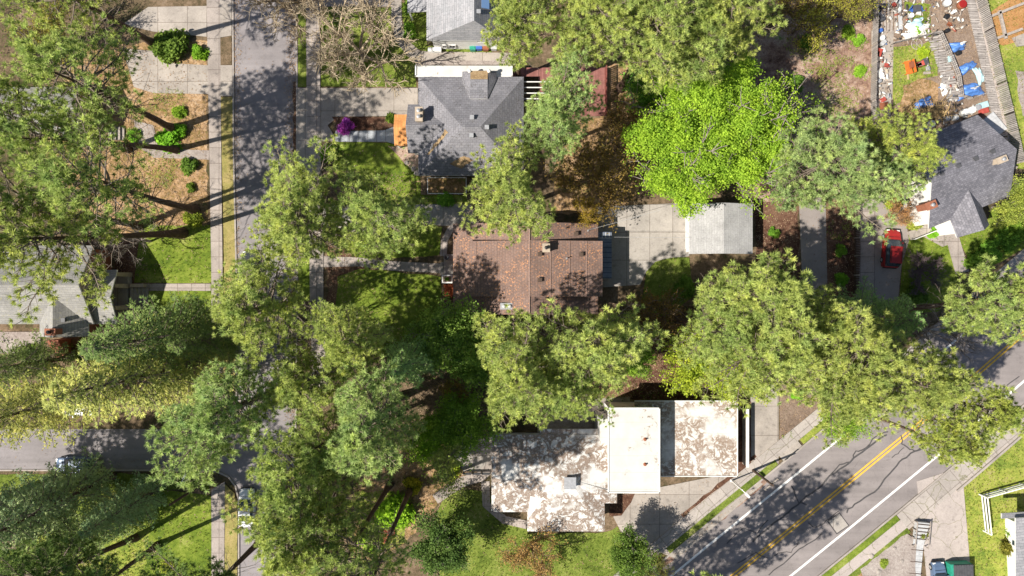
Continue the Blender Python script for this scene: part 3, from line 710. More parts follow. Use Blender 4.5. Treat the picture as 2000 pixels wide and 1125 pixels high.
PT = [   # pines: base px | None, crown px, height, radius, tint, label
    ((340, 253), (150, 150), 27, 6.2, MG, 'tall pine leaning over the upper left yard, trunk rising from a tan patch'),
    ((302, 86), (100, -30), 27, 6.0, YG, 'pine in the top left corner whose trunk rises beside the round dark bush'),
    ((345, 292), (95, 300), 26, 5.2, MG, 'pine rooted in the bright green hedge clump of the left yard'),
    ((382, 410), (190, 365), 28, 6.2, MG, 'pine whose thin trunk starts beside the small yellow-leaved bush on the left verge'),
    ((358, 455), (80, 470), 29, 6.4, OG, 'pine with thick dark trunk crossing the top edge of the left lawn'),
    (None, (30, 400), 27, 5.6, MG, 'pine at the left edge above the grey gabled house'),
    (None, (25, 210), 25, 5.0, MG, 'pine at the left edge beside the grey deck roof'),
    (None, (508, 606), 23, 5.3, YG, 'pine standing over the street in front of the dark parked car'),
    (None, (585, 432), 21, 5.6, YG, 'yellow-tipped pine over the street kerb above the dark parked car'),
    (None, (742, 418), 20, 4.8, MG, 'pine beside the curved walk, just west of the brown roofed house'),
    (None, (455, 800), 25, 5.6, LG, 'pale pine hanging over the street junction'),
    (None, (600, 750), 21, 4.4, YG, 'narrow bright pine on the kerb right of the street junction'),
    (None, (690, 665), 22, 4.3, YG, 'bright pine south of the shaded front lawn'),
    (None, (722, 832), 25, 5.6, LG, 'broad puffy pine in the thicket above two leaning trunks'),
    (None, (588, 925), 26, 5.2, MG, 'pine overhanging the white parked car'),
    (None, (595, 1040), 27, 5.2, YG, 'large pine on the corner plot below the white parked car'),
    ((762, 945), (669, 1100), 30, 4.8, MG, 'pine whose leaning trunk forms the left one of the pair at the lime shrub'),
    ((802, 955), (726, 1115), 30, 4.6, MG, 'pine whose dark trunk forms the right one of the pair at the lime shrub'),
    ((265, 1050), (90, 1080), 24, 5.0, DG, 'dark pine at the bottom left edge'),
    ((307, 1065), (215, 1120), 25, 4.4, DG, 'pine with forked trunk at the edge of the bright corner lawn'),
    (None, (1005, 725), 24, 5.4, YG, 'wide pine between the brown roofed house and the white roofed house'),
    (None, (1175, 672), 24, 5.8, YG, 'large pine touching the south-east corner of the brown roof'),
    (None, (1095, 755), 21, 3.8, MG, 'pine hanging over the north edge of the white roofed house'),
    (None, (1000, 375), 22, 5.0, YG, 'dense bright pine overhanging the north edge of the brown roof'),
    (None, (1078, 236), 21, 4.6, LG, 'pale pine beside the red deck, over the grey hip roof'),
    (None, (1015, 55), 22, 4.2, YG, 'yellowish pine beside the bins of the white walled house'),
    (None, (1155, 50), 23, 4.8, YG, 'pine above the north end of the red deck'),
    (None, (1270, 65), 25, 5.4, YG, 'pine at the top edge between two others of the back row'),
    (None, (1405, 50), 25, 5.2, OG, 'pine with showing grey limbs above the lime maple'),
    (None, (1608, 322), 22, 5.8, (.85, .92, 1.1), 'broad grey-green pine beside the lime maple'),
    (None, (1655, 345), 20, 3.0, (.95, .95, 1.1), 'smaller grey-green pine above the head of the alley'),
    (None, (1748, 312), 21, 3.7, OL, 'sparse yellow pine overhanging the corner of the slate blue roof'),
    (None, (1700, 350), 19, 3.5, LG, 'small pine beside the white gable wall'),
    (None, (1478, 590), 24, 6.2, YG, 'large bright pine below the pale garage roof'),
    (None, (1400, 640), 22, 4.6, MG, 'pine over the shaded brown scrub behind the patio'),
    (None, (1505, 672), 25, 5.6, YG, 'yellow-green pine in the middle of the eastern grove'),
    (None, (1655, 690), 25, 5.6, OG, 'olive pine at the foot of the concrete ramp'),
    (None, (1650, 755), 22, 4.0, YG, 'pine above the brown dirt corner beside the main road'),
    (None, (1765, 745), 25, 5.2, OG, 'pine hanging over the yellow centre line of the main road'),
    (None, (1880, 790), 24, 4.2, OL, 'outermost pine over the far lane of the main road'),
    ((1763, 603), (1930, 590), 24, 5.0, MG, 'pine with pale leaning trunk by the main road at the right edge'),
    ((1256, 1142), (1400, 1245), 26, 5.6, MG, 'pine below the frame that shades the driveway of the white roofed house'),
    ((1105, 1180), (1160, 1420), 25, 5.0, MG, 'pine below the frame behind the pinkish bare tree'),
    (None, (380, 1185), 24, 5.0, DG, 'pine below the frame near the bright corner lawn'),
    (None, (640, 870), 22, 4.2, MG, 'pine between the broad puffy pine and the white parked car'),
    (None, (1590, 630), 22, 4.0, YG, 'bright pine at the lower end of the dark alley'),
    (None, (1350, 80), 23, 4.6, MG, 'pine second from the right in the back row at the top'),
    (None, (1840, 860), 20, 3.0, OL, 'low hanging pine tip over the road centre'),
    ((-30, 985), (-200, 1060), 25, 5.0, MG, 'pine beyond the left edge shading the side street'),
    ((75, 960), (-60, 1060), 24, 4.6, MG, 'pine near the left edge just below the side street'),
    (None, (870, 905), 14, 2.6, YG, 'small pine at the edge of the lime shrubs'),
]
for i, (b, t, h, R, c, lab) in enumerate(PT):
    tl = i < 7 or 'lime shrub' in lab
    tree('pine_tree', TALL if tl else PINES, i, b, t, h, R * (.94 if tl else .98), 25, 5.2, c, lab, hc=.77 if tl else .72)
FT = [
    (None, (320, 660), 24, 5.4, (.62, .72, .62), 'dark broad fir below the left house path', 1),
    ((425, 700), (215, 752), 25, 6.2, (1.25, 1.12, .9), 'big fir with yellowish drooping sprays above the side street', 0),
    (None, (95, 790), 24, 4.6, (1.2, 1.05, .8), 'yellow-green fir at the left over the side street', 2),
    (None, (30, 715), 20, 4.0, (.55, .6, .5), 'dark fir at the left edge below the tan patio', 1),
    (None, (105, 985), 24, 4.6, (1.05, 1.1, 1.35), 'blue-green fir behind the blue parked car', 2),
    (None, (250, 990), 15, 3.2, (.95, 1.1, 1.4), 'smaller blue-green fir at the corner by the street lamp', 0),
    (None, (30, 1000), 20, 4.4, (.95, 1.1, 1.4), 'blue-green fir at the left edge under the side street', 1),
    (None, (150, 1050), 18, 4.2, (1.0, 1.08, 1.1), 'dull green fir in front of the dark pines at lower left', 0),
    (None, (800, 705), 17, 4.0, (1.0, 1.2, 1.15), 'blue-tinted fir in the middle thicket', 1),
    (None, (1700, 620), 17, 3.8, (.7, .9, .8), 'dark fir at the foot of the concrete ramp', 2),
    (None, (420, 660), 18, 3.4, (.6, .68, .55), 'dark fir next to the left pavement', 0),
]
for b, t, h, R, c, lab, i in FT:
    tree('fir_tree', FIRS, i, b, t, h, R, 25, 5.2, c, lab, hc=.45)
maple = [broad_proto(301, 14, 7.4, K=13, ls=.095, sp=.22, depth=3, extra=8000, stems=8, nl=90)]
tree('maple_tree', maple, 0, None, (1400, 268), 15, 9.7, 14, 7.4, (.84, 1.1, .5), 'large lime-green maple in the middle of the back yards', hc=.6)
br2 = [broad_proto(310 + i, 9, 4.2, K=9, ls=.13, sp=.26, depth=3, extra=900, stems=6) for i in range(3)]
sparse = [broad_proto(320 + i, 9, 4.2, K=5, ls=.10, sp=.22, depth=3, stems=7, bark_='twigdark', leafm='twigleaf') for i in range(2)]
bare = [broad_proto(330 + i, 11, 6, False, bark_='twig', depth=4, stems=9, thin=1.35) for i in range(2)]
bareg = [broad_proto(340, 8, 4.5, False, bark_='barkgrey', depth=3, stems=7, thin=.9)]
barep = [broad_proto(345, 3, 2.2, False, bark_='twigpurple', depth=4, stems=10, thin=1.6)]
for (t, h, R, c, lab, pr, i) in [
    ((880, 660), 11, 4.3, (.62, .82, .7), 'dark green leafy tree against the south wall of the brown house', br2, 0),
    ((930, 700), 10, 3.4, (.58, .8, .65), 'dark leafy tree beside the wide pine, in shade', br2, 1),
    ((900, 830), 9, 4.0, (.62, .85, .5), 'green leafy tree north-west of the stained white roof', br2, 2),
    ((840, 860), 8, 3.0, (.7, 1.0, .4), 'bright leafy tree under the broad puffy pine', br2, 0),
    ((1375, 712), 10, 4.4, (.95, 1.0, .45), 'yellow-green leafy tree above the flat streaked roof', br2, 1),
    ((1450, 728), 9, 3.4, (1.0, 1.02, .6), 'yellow-green leafy tree at the head of the narrow driveway', br2, 2),
    ((1640, 812), 8, 3.0, (.72, .95, .5), 'small green tree on the corner beside the white road line', br2, 0),
    ((1215, 700), 8, 3.4, (.65, .9, .5), 'leafy tree under the large pine east of the brown house', br2, 1),
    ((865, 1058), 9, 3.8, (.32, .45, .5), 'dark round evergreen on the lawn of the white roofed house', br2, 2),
    ((1228, 1085), 8, 2.9, (.42, .58, .5), 'dark green tree beside the driveway at the bottom edge', br2, 0),
    ((1995, 395), 8, 2.8, (.95, .95, .8), 'yellow-green tree at the right edge beside the slate blue roof', br2, 1),
    ((1270, 175), 7, 2.8, (.40, .7, .5), 'dark green tree between red deck and lime maple', br2, 2),
    ((1275, 620), 9, 4.2, (.72, .62, .5), 'brown twiggy tree shading the south side of the patio', sparse, 0),
    ((1165, 340), 10, 5.0, (1.0, .92, .7), 'brown budding tree west of the lime maple', sparse, 1),
    ((1215, 240), 7, 2.8, (1.0, .9, .7), 'brown budding tree by the end of the red deck', sparse, 0),
    ((1145, 415), 7, 2.2, (1.5, 1.4, .5), 'yellow budding tree touching the north-east of the brown roof', sparse, 1),
    ((1590, 25), 10, 3.8, (1.5, 1.9, .8), 'yellow flowering tree at the top edge over the leaf litter', sparse, 1),
    ((1500, 20), 10, 4.0, (.8, .8, .6), 'dark budding tree at the top edge left of the yellow flowering tree', sparse, 0),
    ((1660, 10), 9, 3.0, (1.4, 1.8, .8), 'yellow flowering tree at the top edge beside the junk yard', sparse, 0),
    ((1040, 1090), 8, 3.6, (1.5, 1.25, 1.2), 'pinkish budding tree on the lawn south of the white roofed house', sparse, 1),
    ((1275, 1105), 7, 2.4, (1.0, 1.4, .8), 'pale budding tree at the bottom edge beside the road gutter', sparse, 0),
    ((1755, 420), 4.5, 2.0, (2.0, 1.5, 1.7), 'pink blossom tree between red car and white gable wall', sparse, 0),
    ((890, 765), 6, 2.4, (1.5, 1.45, .9), 'pale twiggy tree in the middle thicket', sparse, 0),
    ((90, 60), 9, 4.0, (1.0, 1.2, .5), 'budding tree under the pines in the top left yard', sparse, 1),
]:
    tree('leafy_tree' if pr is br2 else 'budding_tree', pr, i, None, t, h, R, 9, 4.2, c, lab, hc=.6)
tree('bare_tree', bare, 0, None, (690, 78), 11, 6.2, 11, 6, (1, 1, 1), 'big leafless tan tree on the lawn above the concrete driveway', hc=.6)
tree('bare_tree', bare, 1, None, (555, -30), 12, 5.0, 11, 6, (1, 1, 1), 'leafless tree reaching over the street at the top edge', hc=.6)
tree('bare_tree', bareg, 0, None, (245, 465), 9, 4.0, 8, 4.5, (1, 1, 1), 'dead grey tree under the thick dark trunk by the left house', hc=.6)
tree('bare_tree', bareg, 0, (1795, 640), (1820, 660), 8, 4.5, 8, 4.5, (1, 1, 1), 'dark leafless tree at the bend of the roadside pavement', hc=.6)
tree('bare_tree', bareg, 0, None, (620, 640), 9, 3.4, 8, 4.5, (1, 1, 1), 'leafless grey tree on the pavement right of the street pine', hc=.6)
tree('bare_shrub', barep, 0, None, (1805, 528), 3, 2.6, 3, 2.2, (1, 1, 1), 'round leafless purple-brown bush on the lawn by the red car', 'bush', hc=.5)
SHR = [shrub_proto(400 + i) for i in range(4)]
for i, (x, y, r, h, c, lab) in enumerate([
    (340, 90, 2.6, 2.4, (.42, .55, .45), 'large round dark bush beside the top left driveway'),
    (392, 105, 1.2, 1.2, (.65, 1.0, .4), 'bright green bush between the round dark bush and pavement'),
    (677, 250, 1.15, 1.6, (1.5, .28, 5.5), 'vivid purple flowering shrub at the start of the blue-grey path'),
    (643, 300, 1.25, 1.4, (.68, .95, .5), 'round green shrub at the corner of the shaded lawn'),
    (766, 233, .8, 1, (.45, .6, .4), 'dark green shrub beside the orange porch roof'),
    (334, 272, 1.9, 1.3, (.62, 1.1, .4), 'bright green hedge clump in the left yard'),
    (352, 255, 1.1, 1.2, (.62, 1.1, .4), 'bright green bush at the top of the hedge clump'),
    (352, 220, 1.0, .9, (.75, 1.0, .5), 'small green shrub on the tan litter of the left yard'),
    (265, 268, 1.0, 1.0, (.7, 1.15, .5), 'bright green bush beside the left yard steps'),
    (372, 325, 1.25, 1.1, (.42, .6, .45), 'dark green bush beside the gravel path'),
    (375, 367, .7, .7, (.5, .65, .45), 'small dark bush near the left pavement'),
    (380, 425, 1.4, 1.3, (.95, .95, .6), 'yellow and green bush beside the thick dark trunk'),
    (770, 1000, 2.7, 2.6, (.8, 1.15, .4), 'lime shrub between the two leaning trunks'),
    (725, 1055, 1.8, 1.2, (.8, 1.1, .45), 'lime ground shrub left of the red-brown bush'),
    (757, 1045, 1.0, .8, (1.2, .35, 1.0), 'red-brown low bush under the lime shrub'),
    (880, 918, 1.5, 1.2, (.95, 1.0, .5), 'yellow-green bush at the end of the grey patio'),
    (805, 945, 1.3, 1.5, (1.2, .95, .4), 'yellow flecked dark bush at the foot of the leaning trunks'),
    (878, 568, 1.0, .9, (.75, .2, .4), 'dark red bush below the front steps of the brown house'),
    (1555, 770, .9, .8, (.6, 1.1, .35), 'bright green tuft on the brown dirt corner'),
    (1240, 160, 1.8, 2.2, (.4, .75, .5), 'dark green bush at the end of the red deck'),
    (1335, 560, 1.6, 1.3, (.4, .6, .4), 'dark bush below the rounded lawn south of the patio'),
    (1900, 510, 1.5, 1.2, (.55, .8, .5), 'green hedge bush by the right path end'),
    (1930, 492, 1.6, 1.2, (.55, .9, .5), 'second green hedge bush from the right path'),
    (1962, 470, 1.6, 1.3, (.55, .85, .5), 'third green hedge bush from the right path'),
    (1990, 450, 1.6, 1.3, (.6, .85, .5), 'green hedge bush at the right edge'),
    (1780, 435, 1.3, 1.3, (1.0, 1.0, .7), 'yellow-green bush under the pink blossom tree'),
    (1745, 395, 1.4, 1.5, (.95, 1.0, .6), 'yellow-green bush against the white gable wall'),
    (1820, 455, .8, .7, (.6, 1.1, .4), 'small bright bush by the front steps of the slate roofed house'),
    (1790, 575, 1.6, 1.4, (.35, .5, .4), 'dark bush at the lower end of the right lawn'),
    (1965, 1065, 1.3, 1.4, (.6, .5, .4), 'brownish bush against the white corner house'),
    (1975, 1040, 1.0, 1.0, (.7, .9, .4), 'green bush above the brownish bush at the white corner house'),
    (1800, 1040, .8, .7, (.7, .7, .5), 'olive weed clump beside the wooden steps'),
    (1725, 1100, .7, .5, (.8, .9, .6), 'small pale clump in the gravel bed by the wooden steps'),
    (805, 15, 1.3, 1.2, (.6, .8, .5), 'green bush at the top of the curved path'),
    (800, 62, 1.1, 1.0, (.6, .95, .5), 'green bush inside the bend of the curved path'),
    (1655, 65, 1.0, .8, (.75, 1.0, .5), 'green bush on the litter left of the plank walk'),
    (1575, 85, 1.3, 1.0, (.5, .75, .5), 'green bush in the upper leaf litter'),
    (1550, 165, 1.4, .9, (.45, .7, .45), 'green bush in the shade of the leaf litter'),
    (1675, 80, .9, .7, (.8, 1.15, .5), 'lime weed clump nearest the plank walk top'),
    (1678, 140, .9, .7, (.8, 1.15, .5), 'lime weed clump nearest the plank walk middle'),
    (1640, 545, 1.0, .9, (.6, 1.0, .4), 'green bush on the brown strip beside the alley'),
    (1640, 490, .9, .7, (.5, .8, .4), 'small green bush on the brown strip beside the alley'),
    (1510, 455, .8, .7, (.5, .8, .4), 'small green bush on the dark ground behind the garage'),
    (870, 390, 1.2, .7, (.5, .85, .45), 'low green bush below the fenced brown bed'),
    (170, 690, 1.4, 1.2, (.5, .6, .4), 'dull green bush beside the brick steps of the left house'),
    (60, 690, 1.6, 1.4, (.45, .6, .45), 'dark green bush below the tan patio'),
    (1790, 60, .6, .5, (.7, 1.1, .4), 'green weed clump among the junk'),
    (1800, 105, .9, .7, (1.1, 1.2, .4), 'lime flowering clump above the orange bench'),
    (330, 1105, 1.0, .8, (.9, .9, .6), 'yellow-green clump at the bottom of the corner lawn'),
    (400, 950, .6, .6, (.8, .9, .5), 'small green bush at the corner kerb'),
]):
    b = P(x, y); root = empty('shrub', (b.x, b.y, .03), i * 1.3, lab, 'bush'); root.scale = (r, r, h)
    tm, cm = SHR[i % 4]; link('stem', tm, root); c_ = link('foliage', cm, root); c_.color = (*c, 1)
#@@STUFF
# ---------------------------------------------------------------- grass blades, needle litter, undergrowth (uncountable)
def inpoly(pts, poly):
    x, y = pts[:, 0], pts[:, 1]; c = np.zeros(len(pts), bool); n = len(poly)
    for i in range(n):
        x1, y1 = poly[i]; x2, y2 = poly[(i + 1) % n]
        if y1 == y2: continue
        k = ((y1 > y) != (y2 > y)) & (x < (x2 - x1) * (y - y1) / (y2 - y1) + x1); c ^= k
    return c
def scatter(polys, per, r):
    out = []
    for poly, m in polys:
        a = np.array(poly, float); lo, hi = a.min(0), a.max(0); area = (hi[0] - lo[0]) * (hi[1] - lo[1]) / 256.0
        p = r.uniform(lo, hi, (int(area * per), 2)); p = p[inpoly(p, poly)]; out.append(p)
    p = np.concatenate(out); W = np.zeros((len(p), 3)); W[:, 0] = (p[:, 0] - 1000) / 16; W[:, 1] = (562.5 - p[:, 1]) / 16; return W
NR = np.random.default_rng(9)
def grass_obj(name, polys, per, mat, z, size, K=5, width=.05):
    W = scatter(polys, per, NR); W[:, 2] = z; D = np.tile(UP, (len(W), 1))
    V, F, rn = needles(W, D, np.full(len(W), size), K, NR, width, .2, .9)
    o = link(name, npmesh(name, V, F, 3, rn), None, mat); o['kind'] = 'stuff'; o['category'] = 'grass'; o['label'] = 'short grass blades growing over the lawns'; return o
gmat = foliage('grass_blades', (.08, .13, .015), (.27, .31, .06), .3, False)
dmat = foliage('dry_blades', (.26, .22, .07), (.50, .42, .18), .3, False)
grass_obj('grass', [q for q in LAWN if q[1] in ('grass', 'grassbright', 'weeds')], 5, gmat, .06, .16, 6)
o = grass_obj('dry_grass', [q for q in LAWN if q[1] in ('grassdry', 'weeds')], 3.5, dmat, .09, .15, 5); o['label'] = 'dry yellow grass blades on the verges'
W = scatter([q for q in LITTER if q[1] in ('litter', 'pinklitter', 'darklitter', 'ground', 'soil')], 9, NR); W[:, 2] = .05
W2 = scatter([q for q in LAWN] , 1.3, NR); W3 = np.concatenate([scatter([(streetA, 0)], 1.0, NR), scatter([([(1560, 380), (1612, 380), (1616, 600), (1570, 640)], 0), ([(1708, 380), (1762, 385), (1775, 470), (1752, 600), (1672, 600), (1672, 380)], 0), ([(1205, 968), (1420, 925), (1490, 945), (1322, 1092), (1218, 1048)], 0)], 3.0, NR)]); W2[:, 2] = .1; W3[:, 2] = .03; W = np.concatenate([W, W2, W3])
for cx_ in (568, 576, 462): e = NR.normal(size=(1500, 1)) * 5 + cx_; y_ = NR.uniform(0, 820, (1500, 1)); W = np.concatenate([W, np.hstack([(e - 1000) / 16, (562.5 - y_) / 16, np.full((1500, 1), .05)])])
V, F, rn = leaves(W, .075, 2, NR, .12, 2.0); V[:, 2] = np.clip(V[:, 2], .035, .12)
lit = foliage('fallen_leaves', (.13, .075, .045), (.52, .38, .26), .1, False)
o = link('leaf_litter', npmesh('leaf_litter', V, F, 4, rn), None, lit); tag(o, 'fallen leaves and needles strewn over the bare ground', 'leaf litter', None, 'stuff')
UG = [([(560, 640), (940, 640), (960, 860), (860, 1000), (700, 1110), (560, 1130), (590, 900)], 0), ([(1140, 600), (1460, 600), (1460, 775), (1140, 775)], 0),
      ([(0, 640), (200, 660), (400, 650), (400, 830), (0, 830)], 0), ([(1090, 0), (1480, 0), (1440, 200), (1290, 330), (1240, 150), (1090, 120)], 0), ([(1470, 500), (1700, 590), (1700, 790), (1470, 740)], 0), ([(0, 940), (290, 960), (280, 1125), (0, 1125)], 0), ([(0, 0), (240, 0), (260, 200), (0, 230)], 0)]
W = scatter(UG, .8, NR); nz = NR.uniform(.1, .8, len(W)); W[:, 2] = nz
V, F, rn = leaves(W, .10, 11, NR, .26, .8); V[:, 2] = np.maximum(V[:, 2], .03)
ug = foliage('undergrowth_leaves', (.06, .10, .02), (.22, .32, .06), .3, False)
o = link('undergrowth', npmesh('undergrowth', V, F, 4, rn), None, ug); tag(o, 'low green undergrowth covering the shaded ground beneath the trees', 'undergrowth', None, 'stuff')
W = scatter(WEED, 7, NR); W[:, 2] = NR.uniform(.02, .2, len(W)); V, F, rn = leaves(W, .07, 7, NR, .13, 1.0); V[:, 2] = np.maximum(V[:, 2], .03)
wm = foliage('weed_leaves', (.16, .25, .03), (.46, .54, .12), .35, False)
o = link('weeds', npmesh('weeds', V, F, 4, rn), None, wm); tag(o, 'patches of low green weeds dotted over the leaf litter', 'weeds', None, 'stuff')
# broken scraps lying all over the junk yard
JK = [([(1706, 0), (1740, 0), (1738, 215), (1706, 210)], 0), ([(1742, 0), (1830, 0), (1830, 78), (1745, 85)], 0), ([(1828, 150), (1870, 150), (1880, 205), (1840, 210)], 0), ([(1790, 235), (1930, 200), (1932, 215), (1800, 262)], 0), ([(1838, 0), (1880, 0), (1885, 60), (1845, 60)], 0)]
W = scatter(JK, 4.5, NR); n_ = len(W); az = NR.uniform(0, 3.14, n_); a_ = np.stack([np.cos(az), np.sin(az), np.zeros(n_)], 1); b_ = np.stack([-np.sin(az), np.cos(az), NR.uniform(-.2, .2, n_)], 1)
la, lb = NR.uniform(.05, .32, (n_, 1)), NR.uniform(.03, .12, (n_, 1)); W[:, 2] = NR.uniform(.1, .3, n_); hz = np.array([0, 0, .06])
V = np.stack([W - a_ * la - b_ * lb, W + a_ * la - b_ * lb, W + a_ * la + b_ * lb, W - a_ * la + b_ * lb], 1); V = np.concatenate([V - hz, V + hz], 1).reshape(-1, 3); bs = np.arange(n_)[:, None] * 8
F = np.concatenate([bs + np.array([q]) for q in ((4, 5, 6, 7), (0, 1, 5, 4), (1, 2, 6, 5), (2, 3, 7, 6), (3, 0, 4, 7))]); rn = np.tile(NR.uniform(0, 1, n_), 5)
t = NT('scrap'); at = t.n('ShaderNodeAttribute', attribute_name='rnd'); t.base(t.ramp(at.outputs['Fac'], [(0, (.5, .47, .43)), (.25, (.20, .16, .13)), (.42, (.34, .28, .23)), (.62, (.05, .05, .05)), (.72, (.68, .66, .62)), (.86, (.30, .09, .06)), (.91, (.12, .2, .38)), (.95, (.42, .36, .28))], True))
o = link('scrap_litter', npmesh('scrap_litter', V, F, 4, rn), None, t.m); tag(o, 'small broken scraps strewn over the junk yard', 'scrap', None, 'stuff')
#@@BUILD
# ---------------------------------------------------------------- buildings
def house(name, loc_px, label, cat='house', group=None):
    b = P(*loc_px); return empty(name, (b.x, b.y, 0), 0, label, cat, group)
def kid(o, root):
    """parent a world-space mesh to an unrotated thing"""
    base = root
    o.parent = root; o.matrix_parent_inverse = Matrix.Translation(-world_loc(root)); return o
def world_loc(r):
    return Vector(r.location) if r.parent is None else Vector((0, 0, 0)) + (Vector(r.parent.location) if r.type == 'EMPTY' else Vector((0, 0, 0)))
def sub(o, part):
    """sub-part: world-space mesh under a part whose own origin is the world's"""
    o.parent = part; return o
def roof(name, polys, mat, root, thick=.16, fmat=None):
    """polys: lists of 3-D points; one slab with courses running along the slope"""
    key = {}; vs = []
    def idx(p):
        k = (round(p[0], 2), round(p[1], 2), round(p[2], 2))
        if k not in key: key[k] = len(vs); vs.append(Vector(p))
        return key[k]
    faces = []
    for po in polys:
        f = [idx(p) for p in po]; n = Vector((0, 0, 0))
        for i in range(len(f)):
            a, b = vs[f[i]], vs[f[(i + 1) % len(f)]]; n += Vector(((a.y - b.y) * (a.z + b.z), (a.z - b.z) * (a.x + b.x), (a.x - b.x) * (a.y + b.y)))
        if n.z < 0: f = f[::-1]; n = -n
        faces.append((f, n.normalized()))
    N = len(vs); allv = vs + [v - Vector((0, 0, thick)) for v in vs]
    edges = {}
    for f, n in faces:
        for i in range(len(f)): edges[(f[i], f[(i + 1) % len(f)])] = 1
    F = [tuple(f) for f, n in faces] + [tuple(i + N for i in f[::-1]) for f, n in faces]
    nt_ = len(faces)
    for a, b in edges:
        if (b, a) not in edges: F.append((b, a, a + N, b + N))
    me = bpy.data.meshes.new(name); me.from_pydata([tuple(v) for v in allv], [], F); me.materials.append(mat)
    me.materials.append(fmat or M['whitetrim']); uv = me.uv_layers.new(name='UVMap')
    for p in me.polygons:
        if p.index < nt_:
            n = faces[p.index][1]; e = Vector((n.x, n.y, 0))
            up = Vector((-n.x, -n.y, 0)) if e.length > .02 else Vector((0, 1, 0))
            up = (up - n * up.dot(n)).normalized(); h = up.cross(n)
            for li in p.loop_indices:
                v = allv[me.loops[li].vertex_index]; uv.data[li].uv = (v.dot(h), v.dot(up))
        else: p.material_index = 1
    o = link(name, me); return kid(o, root)
def walls(pts, z0, z1, mat, root, name='wall', label=None):
    mb = MB(); mb.prism([(p[0], p[1]) for p in pts], z0, z1); o = kid(mb.build(name, mat), root)
    if label: o['label'] = label
    return o
def rect(x0, y0, x1, y1, h=0, inset=0):
    """pixel rectangle at height h -> four points"""
    a, b = P(x0, y0, h), P(x1, y1, h)
    return [Vector((a.x + inset, b.y + inset, h)), Vector((b.x - inset, b.y + inset, h)), Vector((b.x - inset, a.y - inset, h)), Vector((a.x + inset, a.y - inset, h))]
def inset(pts, d):
    n = len(pts); out = []
    for i in range(n):
        a, b, c = Vector(pts[i - 1][:2]), Vector(pts[i][:2]), Vector(pts[(i + 1) % n][:2])
        e1, e2 = (b - a).normalized(), (c - b).normalized(); n1, n2 = Vector((-e1.y, e1.x)), Vector((-e2.y, e2.x))
        k = 1 + n1.dot(n2); out.append(b + (n1 + n2) * d / max(k, .2))
    return out
def ccw(pts):
    s = sum(pts[i][0] * pts[(i + 1) % len(pts)][1] - pts[(i + 1) % len(pts)][0] * pts[i][1] for i in range(len(pts)))
    return list(pts) if s > 0 else list(pts)[::-1]
def window(root, a, b, z0, z1, mat='whitetrim', out=.05):
    """window on the wall line a->b (world xy); outward is to the right of a->b"""
    a, b = Vector(a[:2]), Vector(b[:2]); d = (b - a); L = d.length; d.normalize(); nrm = Vector((d.y, -d.x)); ang = math.atan2(d.y, d.x)
    c = (a + b) / 2 + nrm * out; zc = (z0 + z1) / 2
    f = MB(); t = .09
    for sx in (-1, 1): f.box((c.x + d.x * sx * (L / 2 - t / 2), c.y + d.y * sx * (L / 2 - t / 2), zc), (t, .12, z1 - z0), ang)
    f.box((c.x, c.y, z0 + t / 2), (L - 2 * t, .16, t), ang); f.box((c.x, c.y, z1 - t / 2), (L - 2 * t, .12, t), ang); f.box((c.x, c.y, zc), (t * .6, .10, z1 - z0 - 2 * t), ang)
    fr = kid(f.build('window', M[mat]), root)
    g = MB(); g.box((c.x, c.y, zc), (L - 2 * t, .05, z1 - z0 - 2 * t), ang); sub(g.build('pane', M['glass']), fr); return fr
def door(root, a, b, z0, z1, mat='darkmetal', out=.06):
    a, b = Vector(a[:2]), Vector(b[:2]); d = (b - a); L = d.length; d.normalize(); nrm = Vector((d.y, -d.x)); c = (a + b) / 2 + nrm * out
    m = MB(); m.box((c.x, c.y, (z0 + z1) / 2), (L, .08, z1 - z0), math.atan2(d.y, d.x)); o = kid(m.build('door', M[mat]), root)
    h = MB(); q = c + d * L * .36 + nrm * .07; h.box((q.x, q.y, z0 + 1.0), (.10, .06, .06)); sub(h.build('handle', M['metal']), o); return o
def vent_box(root, p, s=.42, hgt=.28, mat='darkmetal', name='roof_vent', rz=0, dz=0):
    m = MB(); m.box((p.x, p.y, p.z + dz + hgt / 2 - .06), (s, s, hgt), rz, .85); m.box((p.x, p.y, p.z + dz + hgt - .03), (s * 1.15, s * 1.15, .05), rz)
    return kid(m.build(name, M[mat], bevel=.01), root)
def chimney(root, p, size, h, mat, cap='darkmetal', rz=0, flues=1):
    m = MB(); m.box((p.x, p.y, p.z + h / 2 - .5), (size[0], size[1], h + 1), rz); m.box((p.x, p.y, p.z + h + .04), (size[0] + .14, size[1] + .14, .1), rz)
    c = kid(m.build('chimney', M[mat], bevel=.015), root)
    g = MB()
    for i in range(flues):
        o = (i - (flues - 1) / 2) * size[1] * .45; q = Vector((p.x, p.y, 0)) + Matrix.Rotation(rz, 3, 'Z') @ Vector((0, o, 0))
        g.tube((q.x, q.y, p.z + h), (q.x, q.y, p.z + h + .4), .15, .14); g.tube((q.x, q.y, p.z + h + .42), (q.x, q.y, p.z + h + .5), .22, .05)
    sub(g.build('flue', M[cap]), c); return c
def pipe(root, p, h=.5, r=.05, mat='metal'):
    m = MB(); m.tube((p.x, p.y, p.z - .15), (p.x, p.y, p.z + h), r); m.tube((p.x, p.y, p.z - .02), (p.x, p.y, p.z + .06), r * 2.2, r * 1.2); return kid(m.build('vent_pipe', M[mat]), root)

